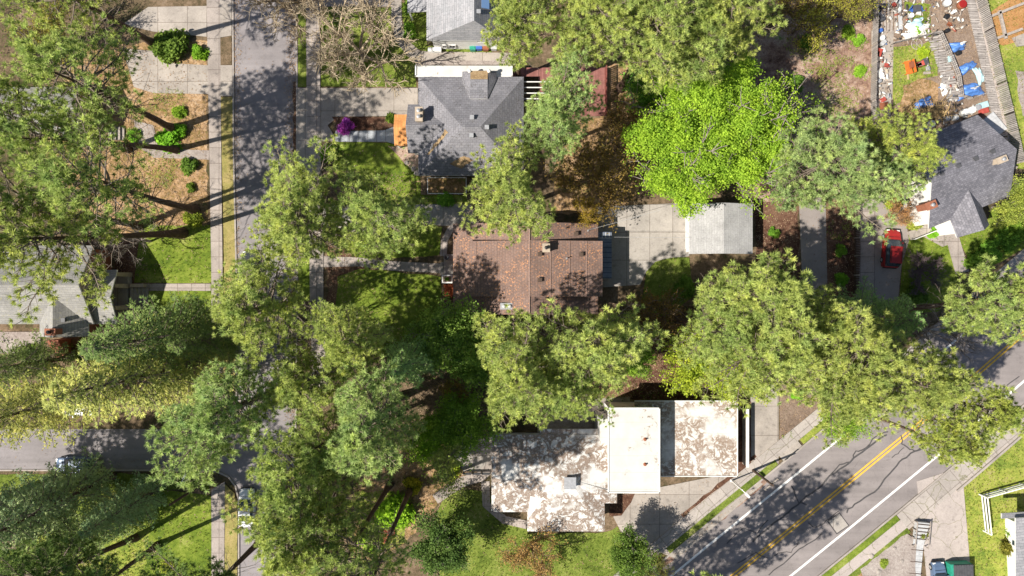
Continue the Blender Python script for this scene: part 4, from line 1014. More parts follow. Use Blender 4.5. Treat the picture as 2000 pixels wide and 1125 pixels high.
# ---- brown shingled house
h = house('brown_house', (1030, 540), 'long house with a brown shingle roof of stepped planes and orange needle specks')
ZR, ZM, ZE = 6.2, 4.7, 3.6
xw, xe = P(885, 0, ZE).x, P(1168, 0, ZE).x; xr = P(1034, 0, ZR).x
yn, ys = P(0, 437, ZE).y, P(0, 613, ZE).y; yn2, ys2 = P(0, 471, ZM).y, P(0, 579, ZM).y
def zl(x, ze, x0): return ZR + (ze - ZR) * abs((x - xr) / (x0 - xr))
walls(inset([(xw, ys), (xe, ys), (xe, yn), (xw, yn)], .5), 0, ZE + .1, M['brickc'], h)
f = []
for y0, y1 in ((yn, yn2), (ys2, ys)):
    for x0 in (xw, xe): f.append([(xr, y0, ZR), (xr, y1, ZR), (x0, y1, ZE), (x0, y0, ZE)])
roof('roof', [f[0]], M['brownroof'], h, .18, M['plankdark']); roof('roof', [f[1]], M['brownroof'], h, .18, M['plankdark'])
roof('roof', [f[2]], M['brownroof'], h, .18, M['plankdark']); roof('roof', [f[3]], M['brownroof'], h, .18, M['plankdark'])
xd = P(917, 0, 4.5).x; g = .004
roof('raised_roof', [[(xr, yn2 + g, ZR + .05), (xr, ys2 - g, ZR + .05), (xe + .35, ys2 - g, ZM + .25), (xe + .35, yn2 + g, ZM + .25)]], M['brownroof'], h, .2, M['plankdark'])
zd = zl(xd, ZE, xw)
roof('raised_roof', [[(xr, yn2 + g, ZR + .05), (xr, ys2 - g, ZR + .05), (xd, ys2 - g, zd + .75), (xd, yn2 + g, zd + .75)]], M['brownroof'], h, .2, M['plankdark'])
roof('roof', [[(xd - .02, yn2 - g, zd), (xd - .02, ys2 + g, zd), (xw, ys2 + g, ZE), (xw, yn2 - g, ZE)]], M['brownroof'], h, .18, M['plankdark'])
roof('roof', [[(xd + .9, yn2 - g, zl(xd + .9, ZE, xw)), (xd + .9, ys2 + g, zl(xd + .9, ZE, xw)), (xd - .02, ys2 + g, zd), (xd - .02, yn2 - g, zd)]], M['brownroof'], h, .18, M['plankdark'])
wr = MB(); wr.box(((xr + xe) / 2 + 1, (yn2 + ys2) / 2, 4.0), (xe - xr - 3, yn2 - ys2 - .3, 1.0)); kid(wr.build('dormer_wall', M['plankdark']), h)
rc = MB(); rc.box((xr, (yn + ys) / 2, ZR + .07), (.12, yn - ys, .06)); kid(rc.build('ridge_cap', M['seam']), h)
for px_ in (930, 970, 1075, 1112, 1146):      # metal seams running down the slope edge-wise
    x = P(px_, 0, 5.3).x; z = (zl(x, ZE, xw) + .75 * min(1, abs(x - xr) / abs(xd - xr)) if x < xr else ZR + .05 + (ZM + .2 - ZR) * (x - xr) / (xe + .35 - xr))
    s_ = MB(); s_.box((x, (yn2 + ys2) / 2, z + .045), (.05, yn2 - ys2 - .1, .05)); kid(s_.build('roof_seam', M['seam']), h)
def zmid(x): return (ZR + .05 + (ZM + .2 - ZR) * (x - xr) / (xe + .35 - xr)) if x > xr else ZR
for q in ((1054, 497), (1135, 497), (1054, 547), (1135, 547)): vent_box(h, P(q[0], q[1], 5.4), .42, .3, 'plankdark', dz=zmid(P(q[0], 0, 5.4).x) - 5.4)
for q in ((1064, 460), (1126, 456)): vent_box(h, P(q[0], q[1], 5.0), .42, .3, 'plankdark', dz=zl(P(q[0], 0, 5).x, ZE, xe) - 5.0)
for q in ((1106, 505), (1150, 449)):
    p = P(q[0], q[1], 5.0); p.z = (zmid(p.x) if q[1] > 470 else zl(p.x, ZE, xe)); pipe(h, p, .6, .06)
cp = P(1066, 485, 6.0); cp.z = zmid(cp.x); chimney(h, cp, (.72, .85), .95, 'stucco', 'black')
sk = P(990, 598, 5.4); sk.z = zl(sk.x, ZE, xw)
m = MB(); m.box((sk.x, sk.y, sk.z + .1), (1.5, .75, .16)); o = kid(m.build('skylight', M['metal'], bevel=.02), h)
for dx in (-.33, .33):
    m = MB(); m.lathe((sk.x + dx, sk.y, sk.z + .18), [(.24, 0), (.22, .12), (.12, .2), (.02, .23)], 12); sub(m.build('dome', M['grey'], smooth=True), o)
pa, pb = P(1165, 453, 2.7), P(1195, 544, 2.7)
roof('patio_roof', [[(pa.x, pa.y, 2.9), (pb.x, pa.y, 2.6), (pb.x, pb.y, 2.6), (pa.x, pb.y, 2.9)]], M['polycarb'], h, .08, M['whitetrim'])
m = MB()
for k in range(4): m.box((pb.x - .08, pa.y - .1 - k * (pa.y - pb.y - .2) / 3, 1.25), (.12, .12, 2.5))
kid(m.build('patio_post', M['whitetrim']), h)
m = MB()
for k in range(4): m.tube((pa.x + .25 + k * .42, pa.y - .05, 2.84 - k * .05), (pa.x + .25 + k * .42, pa.y - .7, 2.84 - k * .05), .025)
m.box(((pa.x + pb.x) / 2, pa.y - .72, 2.79), (pb.x - pa.x, .05, .05), 0, 1, (0, .1)); kid(m.build('patio_frame', M['white']), h)
window(h, (xe - .5, ys + 2), (xe - .5, ys + 4), 1, 2.2); door(h, (xe - .5, ys + 5.6), (xe - .5, ys + 6.6), .05, 2.1)
# steps and porch at the west side, with a planter
m = MB(); a, b = P(866, 497), P(888, 553); m.box(((a.x + b.x) / 2 + .1, (a.y + b.y) / 2, .25), (b.x - a.x, a.y - b.y, .5)); m.box((a.x - .15, (a.y + b.y) / 2, .13), (.4, 1.6, .26))
kid(m.build('porch', M['conc2'], bevel=.02), h)
pl = empty('planter_box', P(874, 545, .5), 0, 'white square planter with a small plant on the brown house porch', 'planter')
m = MB(); m.box((0, 0, .22), (1.3, 1.0, .44)); m.build('box', M['white'], pl, .03); m = MB(); m.box((0, 0, .46), (1.0, .7, .04)); m.build('soil', M['soil'], pl)
tm, cm = SHR[1]; c_ = link('plant', cm, pl); c_.scale = (.35, .25, .3); c_.location = (0, 0, .46); c_.color = (.5, .8, .4, 1)
pt = empty('plant_pot', P(873, 503, .5), 0, 'dark round plant pot at the top corner of the brown house porch', 'pot')
m = MB(); m.lathe((0, 0, 0), [(.18, 0), (.28, .35), (.3, .4), (.24, .4), (.22, .33)], 14); m.build('pot', M['darkmetal'], pt, smooth=True); m = MB(); m.lathe((0, 0, .3), [(.2, 0), (.05, .03)]); m.build('soil', M['soil'], pt)

# ---- grey hip roofed house
h = house('grey_hip_house', (920, 250), 'house with a grey shingled hip roof, chimney and orange porch roof')
ze, zp = 3.3, 6.4
W_, E_ = P(817, 0, ze).x, P(1023, 0, ze).x; N_, S_ = P(0, 150, ze).y, P(0, 343, ze).y
A, B = P(903, 248, zp), P(938, 248, zp)
roof('roof', [[(W_, S_, ze), (E_, S_, ze), B, A], [(E_, S_, ze), (E_, N_, ze), B], [(E_, N_, ze), (W_, N_, ze), A, B], [(W_, N_, ze), (W_, S_, ze), A]], M['greyroof'], h, .2)
walls(inset([(W_, S_), (E_, S_), (E_, N_), (W_, N_)], .5), 0, ze + .05, M['white'], h)
# west wing: gable running into the main roof
w0, wn, ws = P(797, 0, ze).x, P(0, 204, ze).y, P(0, 299, ze).y; ym = (wn + ws) / 2; zw = 5.2
xi = W_ + (A.x - W_) * (zw - ze) / (zp - ze)
roof('roof_wing', [[(w0, wn, ze + .02), (W_ + .02, wn, ze + .02), (xi + .3, ym, zw), (w0, ym, zw)], [(w0, ws, ze + .02), (W_ + .02, ws, ze + .02), (xi + .3, ym, zw), (w0, ym, zw)]], M['greyroof'], h, .17)
walls([(w0 + .4, ws + .4), (W_ + .6, ws + .4), (W_ + .6, wn - .4), (w0 + .4, wn - .4)], 0, ze, M['white'], h, 'wing_wall')
# north dormer with litter-filled hollow
dn = P(0, 140, ze).y; d0, d1 = P(903, 0, ze).x, P(970, 0, ze).x; dm = (d0 + d1) / 2
dk_ = N_ - 3.0
roof('dormer_roof', [[(d0, dn, ze + .05), (d0, dn - 1, ze + .35), (dm - 1.0, dk_, 4.88), (dm - 1.0, dn - .2, 4.25)]], M['greyroof'], h, .15)
roof('dormer_roof', [[(d1, dn, ze + .05), (d1, dn - 1, ze + .35), (dm + 1.0, dk_, 4.88), (dm + 1.0, dn - .2, 4.25)]], M['greyroof'], h, .15)
roof('roof_hollow', [[(dm - 1.0, dn - .2, 4.25), (dm + 1.0, dn - .2, 4.25), (dm + 1.0, dn - 1.25, 4.5), (dm - 1.0, dn - 1.25, 4.5)]], M['litterheap'], h, .2)
roof('dormer_top', [[(dm - 1.0, dn - 1.25, 4.5), (dm + 1.0, dn - 1.25, 4.5), (dm + 1.0, dk_, 4.88), (dm - 1.0, dk_, 4.88)]], M['greyroof'], h, .2)
walls([(d0 + .3, dn - 1.4), (d1 - .3, dn - 1.4), (d1 - .3, dn - .4), (d0 + .3, dn - .4)], 0, ze, M['white'], h, 'dormer_wall')
for dx in (-1.1, 1.15):
    m = MB(); m.lathe((dm + dx, dn - .25, 4.2), [(.22, 0), (.2, .25), (.05, .35)]); kid(m.build('roof_vent', M['white'], smooth=True), h)
# litter drifts in valleys
for px in ([(832, 300), (838, 300), (876, 262), (870, 256)], [(878, 318), (905, 305), (925, 312), (900, 326)], [(978, 290), (1000, 262), (1004, 285), (988, 298)]):
    pts = []
    for x, y in smoothpoly(px, 1.5, 5, 3):
        p = P(x, y, 4.6)
        zs = [ze + (zp - ze) * (p.y - S_) / (A.y - S_), ze + (zp - ze) * (p.x - W_) / (A.x - W_), ze + (zp - ze) * (E_ - p.x) / (E_ - B.x)]
        zz = min(zs)
        if x < 880 and y < 305: zz = max(zz, ze + (zw - ze) * (p.y - ws) / (ym - ws)) 
        pts.append(Vector((p.x, p.y, zz + .035)))
    roof('needle_drift', [pts], M['litterheap'], h, .04, M['litterheap'])
for q in ((922, 230, 6.0), (951, 249, 6.1), (921, 265, 6.0)):
    p = P(*q); zz = min(ze + (zp - ze) * (p.y - S_) / (A.y - S_), ze + (zp - ze) * (N_ - p.y) / (N_ - A.y), ze + (zp - ze) * (E_ - p.x) / (E_ - B.x)); p.z = zz; vent_box(h, p, .42, .42, 'metal')
cp = P(821, 228, 4.5); cp.z = 4.2; chimney(h, cp, (.75, 1.5), 1.5, 'stucco', 'metal', 0, 2)
# orange porch roof
ox0, ox1, on, os_ = P(770, 0, 2.9).x, P(797, 0, 2.9).x, P(0, 223, 2.9).y, P(0, 284, 2.9).y; om = P(0, 249, 3.3).y
roof('porch_roof', [[(ox0, on, 2.75), (ox1, on, 2.75), (ox1, om, 3.35), (ox0, om, 3.35)], [(ox0, os_, 2.75), (ox1, os_, 2.75), (ox1, om, 3.35), (ox0, om, 3.35)]], M['orange'], h, .1, M['planktan'])
m = MB()
for y in (on - .3, os_ + .3): m.box((ox0 + .2, y, 1.35), (.14, .14, 2.7))
kid(m.build('porch_post', M['white']), h)
window(h, (P(845, 0, 0).x, S_ + .5), (P(875, 0, 0).x, S_ + .5), .9, 2.3); window(h, (P(885, 0).x, S_ + .5), (P(905, 0).x, S_ + .5), .9, 2.3)
# white membrane carport north of it
h = house('flat_annex', (880, 138), 'low annex with a flat white roof along the north side of the grey hip roof', 'annex')
a, b = P(812, 128, 2.8), P(1000, 149, 2.8)
q = rect(812, 128, 1000, 149, 2.8); m = MB(); m.prism([(v.x, v.y) for v in q], 2.6, 2.78); kid(m.build('roof', M['flat2']), h)
m = MB(); 
for s0, s1 in ((0, 1), (1, 2), (3, 0)):
    v0, v1 = q[s0], q[s1]; c = (v0 + v1) / 2; d = v1 - v0; m.box((c.x, c.y, 2.84), (d.length + .1, .14, .12), math.atan2(d.y, d.x))
kid(m.build('roof_edge', M['whitetrim']), h); walls(inset([(v.x, v.y) for v in q], .15), 0, 2.6, M['white'], h)
# fenced brown bed south of the hip house
f_ = empty('raised_bed', P(872, 360), 0, 'low white timber frame around the brown bed below the grey hip roof', 'raised bed')
a, b = P(836, 348), P(911, 379); m = MB()
for (x0, y0, x1, y1) in ((a.x, a.y, b.x, a.y), (b.x, a.y, b.x, b.y), (b.x, b.y, a.x, b.y), (a.x, b.y, a.x, a.y)):
    m.box(((x0 + x1) / 2, (y0 + y1) / 2, .45), (abs(x1 - x0) + .08, abs(y1 - y0) + .08, .08))
kid(m.build('rail', M['white']), f_)
for k in range(6):
    for y in (a.y, b.y): m = MB(); m.box((a.x + (b.x - a.x) * k / 5, y, .2), (.09, .09, .42)); kid(m.build('post', M['white']), f_)
bed([(835, 347), (912, 347), (912, 380), (835, 380)], 'litter', .5, .05, 'flower_bed')

# ---- top grey house with white wall
h = house('white_walled_house', (900, 30), 'white walled house with a grey hip roof at the top edge')
ze, zp = 4.2, 7.4
X0, X1 = P(833, 0, ze).x, P(985, 0, ze).x; Y0 = P(0, 79, ze).y; Y1 = Y0 + 13; A = P(926, 40, zp)
roof('roof', [[(X0, Y0, ze), (X1, Y0, ze), A], [(X0, Y0, ze), A, (A.x, Y1, zp), (X0, Y1, ze)], [(X1, Y0, ze), A, (A.x, Y1, zp), (X1, Y1, ze)]], M['greyroof2'], h, .2)
a = P(795, 23, 3.0); b_ = P(836, 0, 3.0)
roof('porch_roof', [[(a.x, a.y, 2.8), (X0 + .6, a.y, 3.3), (X0 + .6, a.y + 4, 3.3), (a.x, a.y + 4, 2.8)]], M['greyroof2'], h, .16)
m = MB(); m.box((a.x + .2, a.y + .2, 1.35), (.16, .16, 2.7)); kid(m.build('porch_post', M['white']), h)
wp = [(X0 + .5, Y0 + .45), (X1 - .5, Y0 + .45), (X1 - .5, Y1), (X0 + .5, Y1)]; walls(wp, 0, ze + .2, M['white'], h)
yy = Y0 + .45
for x0, x1, z0 in ((866, 874, .6), (878, 892, .6), (933, 950, 2.6)): window(h, (P(x0, 0).x, yy), (P(x1, 0).x, yy), z0, z0 + 1.0)
m = MB(); s0 = P(948, 8, 6.3); m.box((s0.x, s0.y, 6.45), (.9, 1.1, .14), 0, 1, (0, .42)); o = kid(m.build('skylight', M['skylight']), h)
vent_box(h, P(935, 23, 7.0), .4, .35, 'metal', dz=-.15)
m = MB(); m.box((P(850, 0).x, Y0 + .2, .35), (1.6, .5, .7)); kid(m.build('basement_hatch', M['white']), h)

# ---- left house
h = house('gabled_house', (150, 565), 'grey gabled house with a stepped front porch roof at the left edge')
zr, ze = 7.0, 4.2
xe_ = P(183, 0, ze).x; ys_ = P(0, 633, ze).y; ym = P(0, 556, zr).y; yn_ = 2 * ym - ys_; xw_ = -75
roof('roof', [[(xw_, ys_, ze), (xe_, ys_, ze), (xe_, ym, zr), (xw_, ym, zr)], [(xw_, yn_, ze), (xe_, yn_, ze), (xe_, ym, zr), (xw_, ym, zr)]], M['greyroof4'], h, .2)
gx = inset([(xw_, ys_), (xe_, ys_), (xe_, yn_), (xw_, yn_)], .4)
walls(gx, 0, ze - .1, M['brickc'], h)
m = MB(); m.add([(xe_ - .4, ys_ + .5, ze - .1), (xe_ - .4, yn_ - .5, ze - .1), (xe_ - .4, ym, zr - .35), (xe_ - .7, ys_ + .5, ze - .1), (xe_ - .7, yn_ - .5, ze - .1), (xe_ - .7, ym, zr - .35)], [(0, 1, 2), (5, 4, 3), (0, 3, 4, 1), (1, 4, 5, 2), (2, 5, 3, 0)]); kid(m.build('gable_wall', M['stucco']), h)
# south cross gable
sx = P(116, 0, 6).x; x0, x1 = P(78, 0, ze).x, xe_ - .6; yS = P(0, 657, ze).y; zc = 6.2; sx = (x0 + x1) / 2; yi = ym - .9
roof('cross_roof', [[(x0, yS, ze + .05), (x0, ys_ + .3, ze + .05), (sx, yi, zc), (sx, yS, zc)], [(x1, yS, ze + .05), (x1, ys_ + .3, ze + .05), (sx, yi, zc), (sx, yS, zc)]], M['greyroof4'], h, .18)
walls([(x0 + .3, yS + .4), (x1 - .3, yS + .4), (x1 - .3, ys_ + 1), (x0 + .3, ys_ + 1)], 0, ze, M['brickc'], h, 'cross_wall')
zr2, ze2 = 5.0, 3.6; px1 = P(229, 0, ze2).x; pn, ps = P(0, 527, ze2).y, P(0, 633, ze2).y; pm = (pn + ps) / 2
roof('porch_roof', [[(xe_ - .35, ps, ze2), (px1, ps, ze2), (px1, pm, zr2), (xe_ - .35, pm, zr2)], [(xe_ - .35, pn, ze2), (px1, pn, ze2), (px1, pm, zr2), (xe_ - .35, pm, zr2)]], M['greyroof4'], h, .18)
for y in (pn - .5, pm + 1.3, pm - 1.3, ps + .5): m = MB(); m.box((px1 - .5, y, 1.75), (.55, .55, 3.5), 0, .8); kid(m.build('porch_pillar', M['stucco'], bevel=.02), h)
m = MB(); m.box(((xe_ + px1) / 2 - .2, pm, .45), (px1 - xe_ - .2, pn - ps - .6, .9)); kid(m.build('porch_floor', M['conc2']), h)
m = MB()
for k in range(5): m.box((px1 + .15 + k * .36, pm, (.9 - k * .18) / 2), (.36, 2.2, .9 - k * .18))
kid(m.build('steps', M['conc'], bevel=.01), h)
for s in (-1, 1): m = MB(); m.box((px1 + .8, pm + s * 1.35, .5), (1.7, .45, 1.0)); kid(m.build('step_wall', M['stucco'], bevel=.02), h)
for q, r_ in (((126, 625, 5.6), 'roof'), ((195, 574, 4.7), 0)):
    vent_box(h, P(*q), .4, .3, 'darkmetal')
cp = P(103, 648, 6.5); cp.z = 5.4; chimney(h, cp, (1.1, .65), 1.5, 'brickc', 'black')
m = MB(); w_ = P(120, 664)
for k in range(9): m.box((w_.x + .5, w_.y - k * .3, (2.4 - k * .26) / 2), (1.4, .3, 2.4 - k * .26))
kid(m.build('brick_steps', M['brickc']), h)
conc('patio', [(-40, 648), (78, 648), (85, 690), (-40, 690)], 'gravel', .05)
# grey deck roof under the pines
h = house('grey_shed_house', (90, 220), 'low grey roofed house glimpsed beneath the left pines', 'house')
q = rect(-60, 170, 160, 262, 3.4); zc = 4.8; ymm = (q[0].y + q[2].y) / 2
roof('roof', [[q[0], q[1], (q[1].x, ymm, zc), (q[0].x, ymm, zc)], [q[3], q[2], (q[2].x, ymm, zc), (q[3].x, ymm, zc)]], M['greyroof4'], h, .18)
walls(inset([(v.x, v.y) for v in q], .4), 0, 3.35, M['brickc'], h)
m = MB(); c = P(222, 262)
for k in range(4): m.box((c.x + .4 * k, c.y, (.8 - k * .2) / 2), (.4, 1.6, .8 - k * .2))
kid(m.build('steps', M['conc']), h)
# dark house at lower left
h = house('dark_roofed_house', (20, 1030), 'dark roofed cottage mostly hidden by firs at the lower left edge')
q = rect(-90, 995, 45, 1075, 3.6); ymm = (q[0].y + q[2].y) / 2
roof('roof', [[q[0], q[1], (q[1].x, ymm, 5.4), (q[0].x, ymm, 5.4)], [q[3], q[2], (q[2].x, ymm, 5.4), (q[3].x, ymm, 5.4)]], M['brownroof'], h, .18)
walls(inset([(v.x, v.y) for v in q], .4), 0, 3.5, M['stucco'], h)

# ---- right house with slate blue roof
h = house('slate_blue_house', (1850, 350), 'white walled house with a slate blue shingle roof turned away from the street grid')
ze, zr = 4.0, 7.6
C = {k: P(*v) for k, v in dict(nw=(1768, 278, ze), ne=(1910, 226, ze), se=(1972, 381, ze), sw=(1797, 456, ze)).items()}
# square the outline up about its own axes
u = (C['ne'] - C['nw']); u.z = 0; u2 = (C['se'] - C['sw']); u2.z = 0; U = (u.normalized() + u2.normalized()).normalized(); Vv = Vector((U.y, -U.x, 0))
c0 = (C['nw'] + C['ne'] + C['se'] + C['sw']) / 4; hw = (u.length + u2.length) / 4; hd = ((C['nw'] - C['sw']).dot(-Vv) + (C['ne'] - C['se']).dot(-Vv)) / 4
def L(a, b, z): q = c0 + U * a + Vv * b; return Vector((q.x, q.y, z))
roof('roof', [[L(-hw, -hd, ze), L(hw, -hd, ze), L(hw, 0, zr), L(-hw, 0, zr)], [L(-hw, hd, ze), L(hw, hd, ze), L(hw, 0, zr), L(-hw, 0, zr)]], M['greyroof3'], h, .2)
wl = [L(-hw + .35, hd - .45, 0), L(hw - .35, hd - .45, 0), L(hw - .35, -hd + .45, 0), L(-hw + .35, -hd + .45, 0)]
walls(ccw([(v.x, v.y) for v in wl]), 0, ze - .05, M['white'], h)
for sgn in (-1, 1):
    a_ = sgn * (hw - .35); m = MB(); g_ = [L(a_, hd - .5, ze - .1), L(a_, -hd + .5, ze - .1), L(a_, 0, zr - .4)]; g2 = [v - U * sgn * .25 for v in g_]
    m.add(g_ + g2, [(0, 1, 2), (5, 4, 3), (0, 3, 4, 1), (1, 4, 5, 2), (2, 5, 3, 0)]); kid(m.build('gable_wall', M['white']), h)
wb, wt = L(-hw + .35, 1.0, 0), L(-hw + .35, 2.2, 0); window(h, L(-hw + .35, -2.6, 0), L(-hw + .35, -1.4, 0), 1.2, 2.4); window(h, wb, wt, 1.2, 2.4); window(h, L(-hw + .35, -.6, 0), L(-hw + .35, .4, 0), 4.4, 5.5)
# porch gable: runs towards the lower right
f0 = (P(1870, 466, ze) - c0).dot(U); f1 = (P(1931, 436, ze) - c0).dot(U); pb = (P(1900, 452, ze) - c0).dot(Vv); fm = (f0 + f1) / 2; zg = 5.9
roof('porch_roof', [[L(f0, pb, ze), L(fm, pb, zg), L(fm, hd * (1 - (zg - ze) / (zr - ze)) - .1, zg + .02), L(f0, hd - .05, ze + .02)], [L(f1, pb, ze), L(fm, pb, zg), L(fm, hd * (1 - (zg - ze) / (zr - ze)) - .1, zg + .02), L(f1, hd - .05, ze + .02)]], M['greyroof3'], h, .18)
pw = [L(f0 + .35, pb - .4, 0), L(f1 - .35, pb - .4, 0), L(f1 - .35, hd - .6, 0), L(f0 + .35, hd - .6, 0)]; walls(ccw([(v.x, v.y) for v in pw]), 0, ze - .02, M['white'], h, 'porch_wall')
for q in ((1800, 353), (1834, 340), (1868, 325), (1902, 311), (1935, 297)):
    p = P(q[0], q[1], 6.9); p.z = ze + (zr - ze) * (1 - abs((p - c0).dot(Vv)) / hd); vent_box(h, p, .42, .22, 'darkmetal', rz=math.atan2(U.y, U.x))
for q, s, hh in (((1812, 402, 6.2), (1.15, .75), .9), ((1944, 315, 7.0), (1.1, .6), .7)):
    p = P(*q); p.z = ze + (zr - ze) * (1 - abs((p - c0).dot(Vv)) / hd); chimney(h, p, s, hh, 'brickc' if s[0] > 1.12 else 'stucco', 'metal', math.atan2(U.y, U.x))
for q in ((1820, 282), (1849, 290)):
    p = P(q[0], q[1], 5.4); p.z = ze + (zr - ze) * (1 - abs((p - c0).dot(Vv)) / hd); pipe(h, p, .4, .07)
for e0, e1 in ((f0 - .0, -hw + .2),):
    m = MB(); a_ = L(f0 - .2, hd + .5, 0); b_ = L(f0 - 2.9, hd + .5, 0); c = (a_ + b_) / 2; m.box((c.x, c.y, .2), ((a_ - b_).length, 1.1, .4), math.atan2(U.y, U.x)); kid(m.build('front_step', M['conc'], bevel=.02), h)
    m = MB()
    for k in range(9):
        p = a_ + (b_ - a_) * k / 8 + Vv * .5; m.box((p.x, p.y, .75), (.07, .07, .7))
    p = (a_ + b_) / 2 + Vv * .5; m.box((p.x, p.y, 1.12), ((a_ - b_).length, .08, .07), math.atan2(U.y, U.x)); kid(m.build('railing', M['white']), h)

# ---- garage
h = house('garage', (1410, 447), 'garage with a pale grey shingle roof at the end of the concrete pad', 'garage')
q = rect(1346, 398, 1470, 496, 2.9); xm = (q[0].x + q[1].x) / 2
roof('roof', [[q[0], q[3], (xm, q[3].y, 4.0), (xm, q[0].y, 4.0)], [q[1], q[2], (xm, q[2].y, 4.0), (xm, q[0].y, 4.0)]], M['garageroof'], h, .18)
walls(inset([(v.x, v.y) for v in q], .35), 0, 2.9, M['white'], h)
m = MB(); m.box((q[0].x + .3, (q[0].y + q[2].y) / 2, 1.1), (.08, 4.4, 2.2)); kid(m.build('garage_door', M['whitetrim']), h)

# ---- white flat roofed house group
h = house('white_roofed_house', (1085, 940), 'house with a low white roof covered in swirls of brown leaf litter')
z = 3.4; pts = [P(*p, z) for p in [(960, 849), (1050, 849), (1050, 845), (1190, 838), (1194, 838), (1194, 963), (1205, 963), (1205, 983), (1181, 983), (1181, 1038), (1030, 1038), (1030, 1000), (960, 1000)]]
pts = [P(*p, z) for p in [(960, 849), (1193, 849), (1193, 963), (1205, 963), (1205, 983), (1181, 983), (1181, 1038), (1030, 1038), (1030, 1000), (960, 1000)]]
pk1, pk2 = P(1040, 920, 4.5), P(1110, 935, 4.6)
cyc = pts; polys = []
near = [pk1, pk2, pk2, pk2, pk2, pk2, pk2, pk2, pk1, pk1]
for i in range(len(pts)):
    a_, b_ = pts[i], pts[(i + 1) % len(pts)]; na, nb_ = near[i], near[(i + 1) % len(pts)]
    polys.append([a_, b_, nb_] if na is nb_ else [a_, b_, nb_, na])
roof('roof', polys, M['flat1'], h, .2)
wq = ccw([(v.x, v.y) for v in pts]); walls(inset(wq, .5), 0, 3.3, M['white'], h)
q = rect(1055, 838, 1192, 849.5, 3.3); roof('eave_roof', [[q[0], q[1], q[2], q[3]]], M['flat1'], h, .15)
vent_box(h, P(1113, 942, 4.6), 1.2, .5, 'metal', 'roof_hatch', dz=-.05)
sgc = rect(1188, 797, 1288, 962, 6.0)
h = house('white_block', (1240, 880), 'taller block with a clean white flat roof between two stained white roofs', 'building')
m = MB(); m.prism([(v.x, v.y) for v in sgc], 5.75, 5.98); kid(m.build('roof', M['flat2']), h); walls(inset([(v.x, v.y) for v in sgc], .3), 0, 5.75, M['white'], h)
m = MB()
for i in range(4):
    a_, b_ = sgc[i], sgc[(i + 1) % 4]; c = (a_ + b_) / 2; d = b_ - a_; m.box((c.x, c.y, 6.02), (d.length + .12, .12, .12), math.atan2(d.y, d.x))
kid(m.build('roof_edge', M['whitetrim']), h)
m = MB(); q = rect(1172, 818, 1189.5, 861, 5.2); m.prism([(v.x, v.y) for v in q], 0, 5.2); kid(m.build('side_bay', M['flat2']), h)
for q in ((1260, 858, 6), (1260, 907, 6)): pipe(h, P(*q), .3, .1, 'brown')
h = house('flat_carport', (1370, 870), 'large flat carport with a streaked white roof beside the narrow driveway', 'carport')
q = rect(1292, 783, 1440, 930, 3.1); m = MB(); m.prism([(v.x, v.y) for v in q], 2.85, 3.1); kid(m.build('roof', M['flat3']), h); walls(inset([(v.x, v.y) for v in q], .5), 0, 2.85, M['white'], h)
q2 = rect(1240, 783, 1291.6, 930, 3.1); m = MB(); m.prism([(v.x, v.y) for v in q2], 2.83, 3.07); kid(m.build('link_roof', M['flat3']), h)
m = MB()
for a_, b_ in ((q[0], q[1]), (q[1], q[2]), (q[2], q2[3])): c = (a_ + b_) / 2; d = b_ - a_; m.box((c.x, c.y, 3.14), (d.length + .1, .1, .1), math.atan2(d.y, d.x))
kid(m.build('roof_edge', M['whitetrim']), h)
# garden wall east of it
w_ = empty('garden_wall', P(1452, 860), 0, 'long low white rail between the flat carport and the narrow driveway', 'wall')
a, b = P(1450, 795), P(1452, 905); m = MB(); m.box(((a.x + b.x) / 2, (a.y + b.y) / 2, .8), (.22, a.y - b.y, 1.6)); kid(m.build('panel', M['conc']), w_)
m = MB(); m.box(((a.x + b.x) / 2, (a.y + b.y) / 2, 1.64), (.32, a.y - b.y + .1, .08)); kid(m.build('coping', M['white']), w_)
bed([(1440, 785), (1466, 785), (1466, 930), (1440, 925)], 'darklitter', 1, .05)
# corner house bottom right
h = house('white_corner_house', (1990, 1070), 'white house with grey shingle roof cut off by the bottom right corner')
q = rect(1956, 1005, 2100, 1130, 4.2)
q[0] = P(1962, 1130, 4.2); 
roof('roof', [[P(1984, 1012, 4.4), P(2090, 1005, 4.4), P(2090, 1120, 5.8), P(1984, 1135, 5.8)]], M['greyroof2'], h, .2)
roof('lower_roof', [[P(1957, 1003, 3.6), P(2010, 1000, 3.6), P(2010, 1011, 3.9), P(1957, 1013, 3.9)]], M['greyroof2'], h, .2)
a_ = [P(1962, 1010), P(2060, 1005), P(2060, 1160), P(1970, 1160)]; walls(ccw([(v.x, v.y) for v in a_]), 0, 3.5, M['white'], h)
wl_ = [P(1958, 1020), P(1972, 1130)]; window(h, P(1963, 1058), P(1964, 1036), 1.0, 2.2)
# small house frames at the top right corner
h = house('timber_frame_house', (1985, 45), 'corner of an unfinished timber building over orange sand at the top right', 'building')
m = MB()
for a_, b_ in (((1953, 20), (1966, 75)), ((1925, 36), (1960, 22)), ((1938, 78), (1998, 56)), ((1960, 22), (2040, -10))):
    pa_, pb_ = P(*a_, .6), P(*b_, .6); c = (pa_ + pb_) / 2; d = pb_ - pa_; m.box((c.x, c.y, .5), (d.length, .3, .3), math.atan2(d.y, d.x))
kid(m.build('beam', M['plank'], bevel=.02), h)
m = MB(); q = [P(*p)[:2] for p in ((1975, 75), (2040, 50), (2040, 85), (1985, 92))]; m.prism(q, 0, .35); kid(m.build('slab', M['conc']), h)

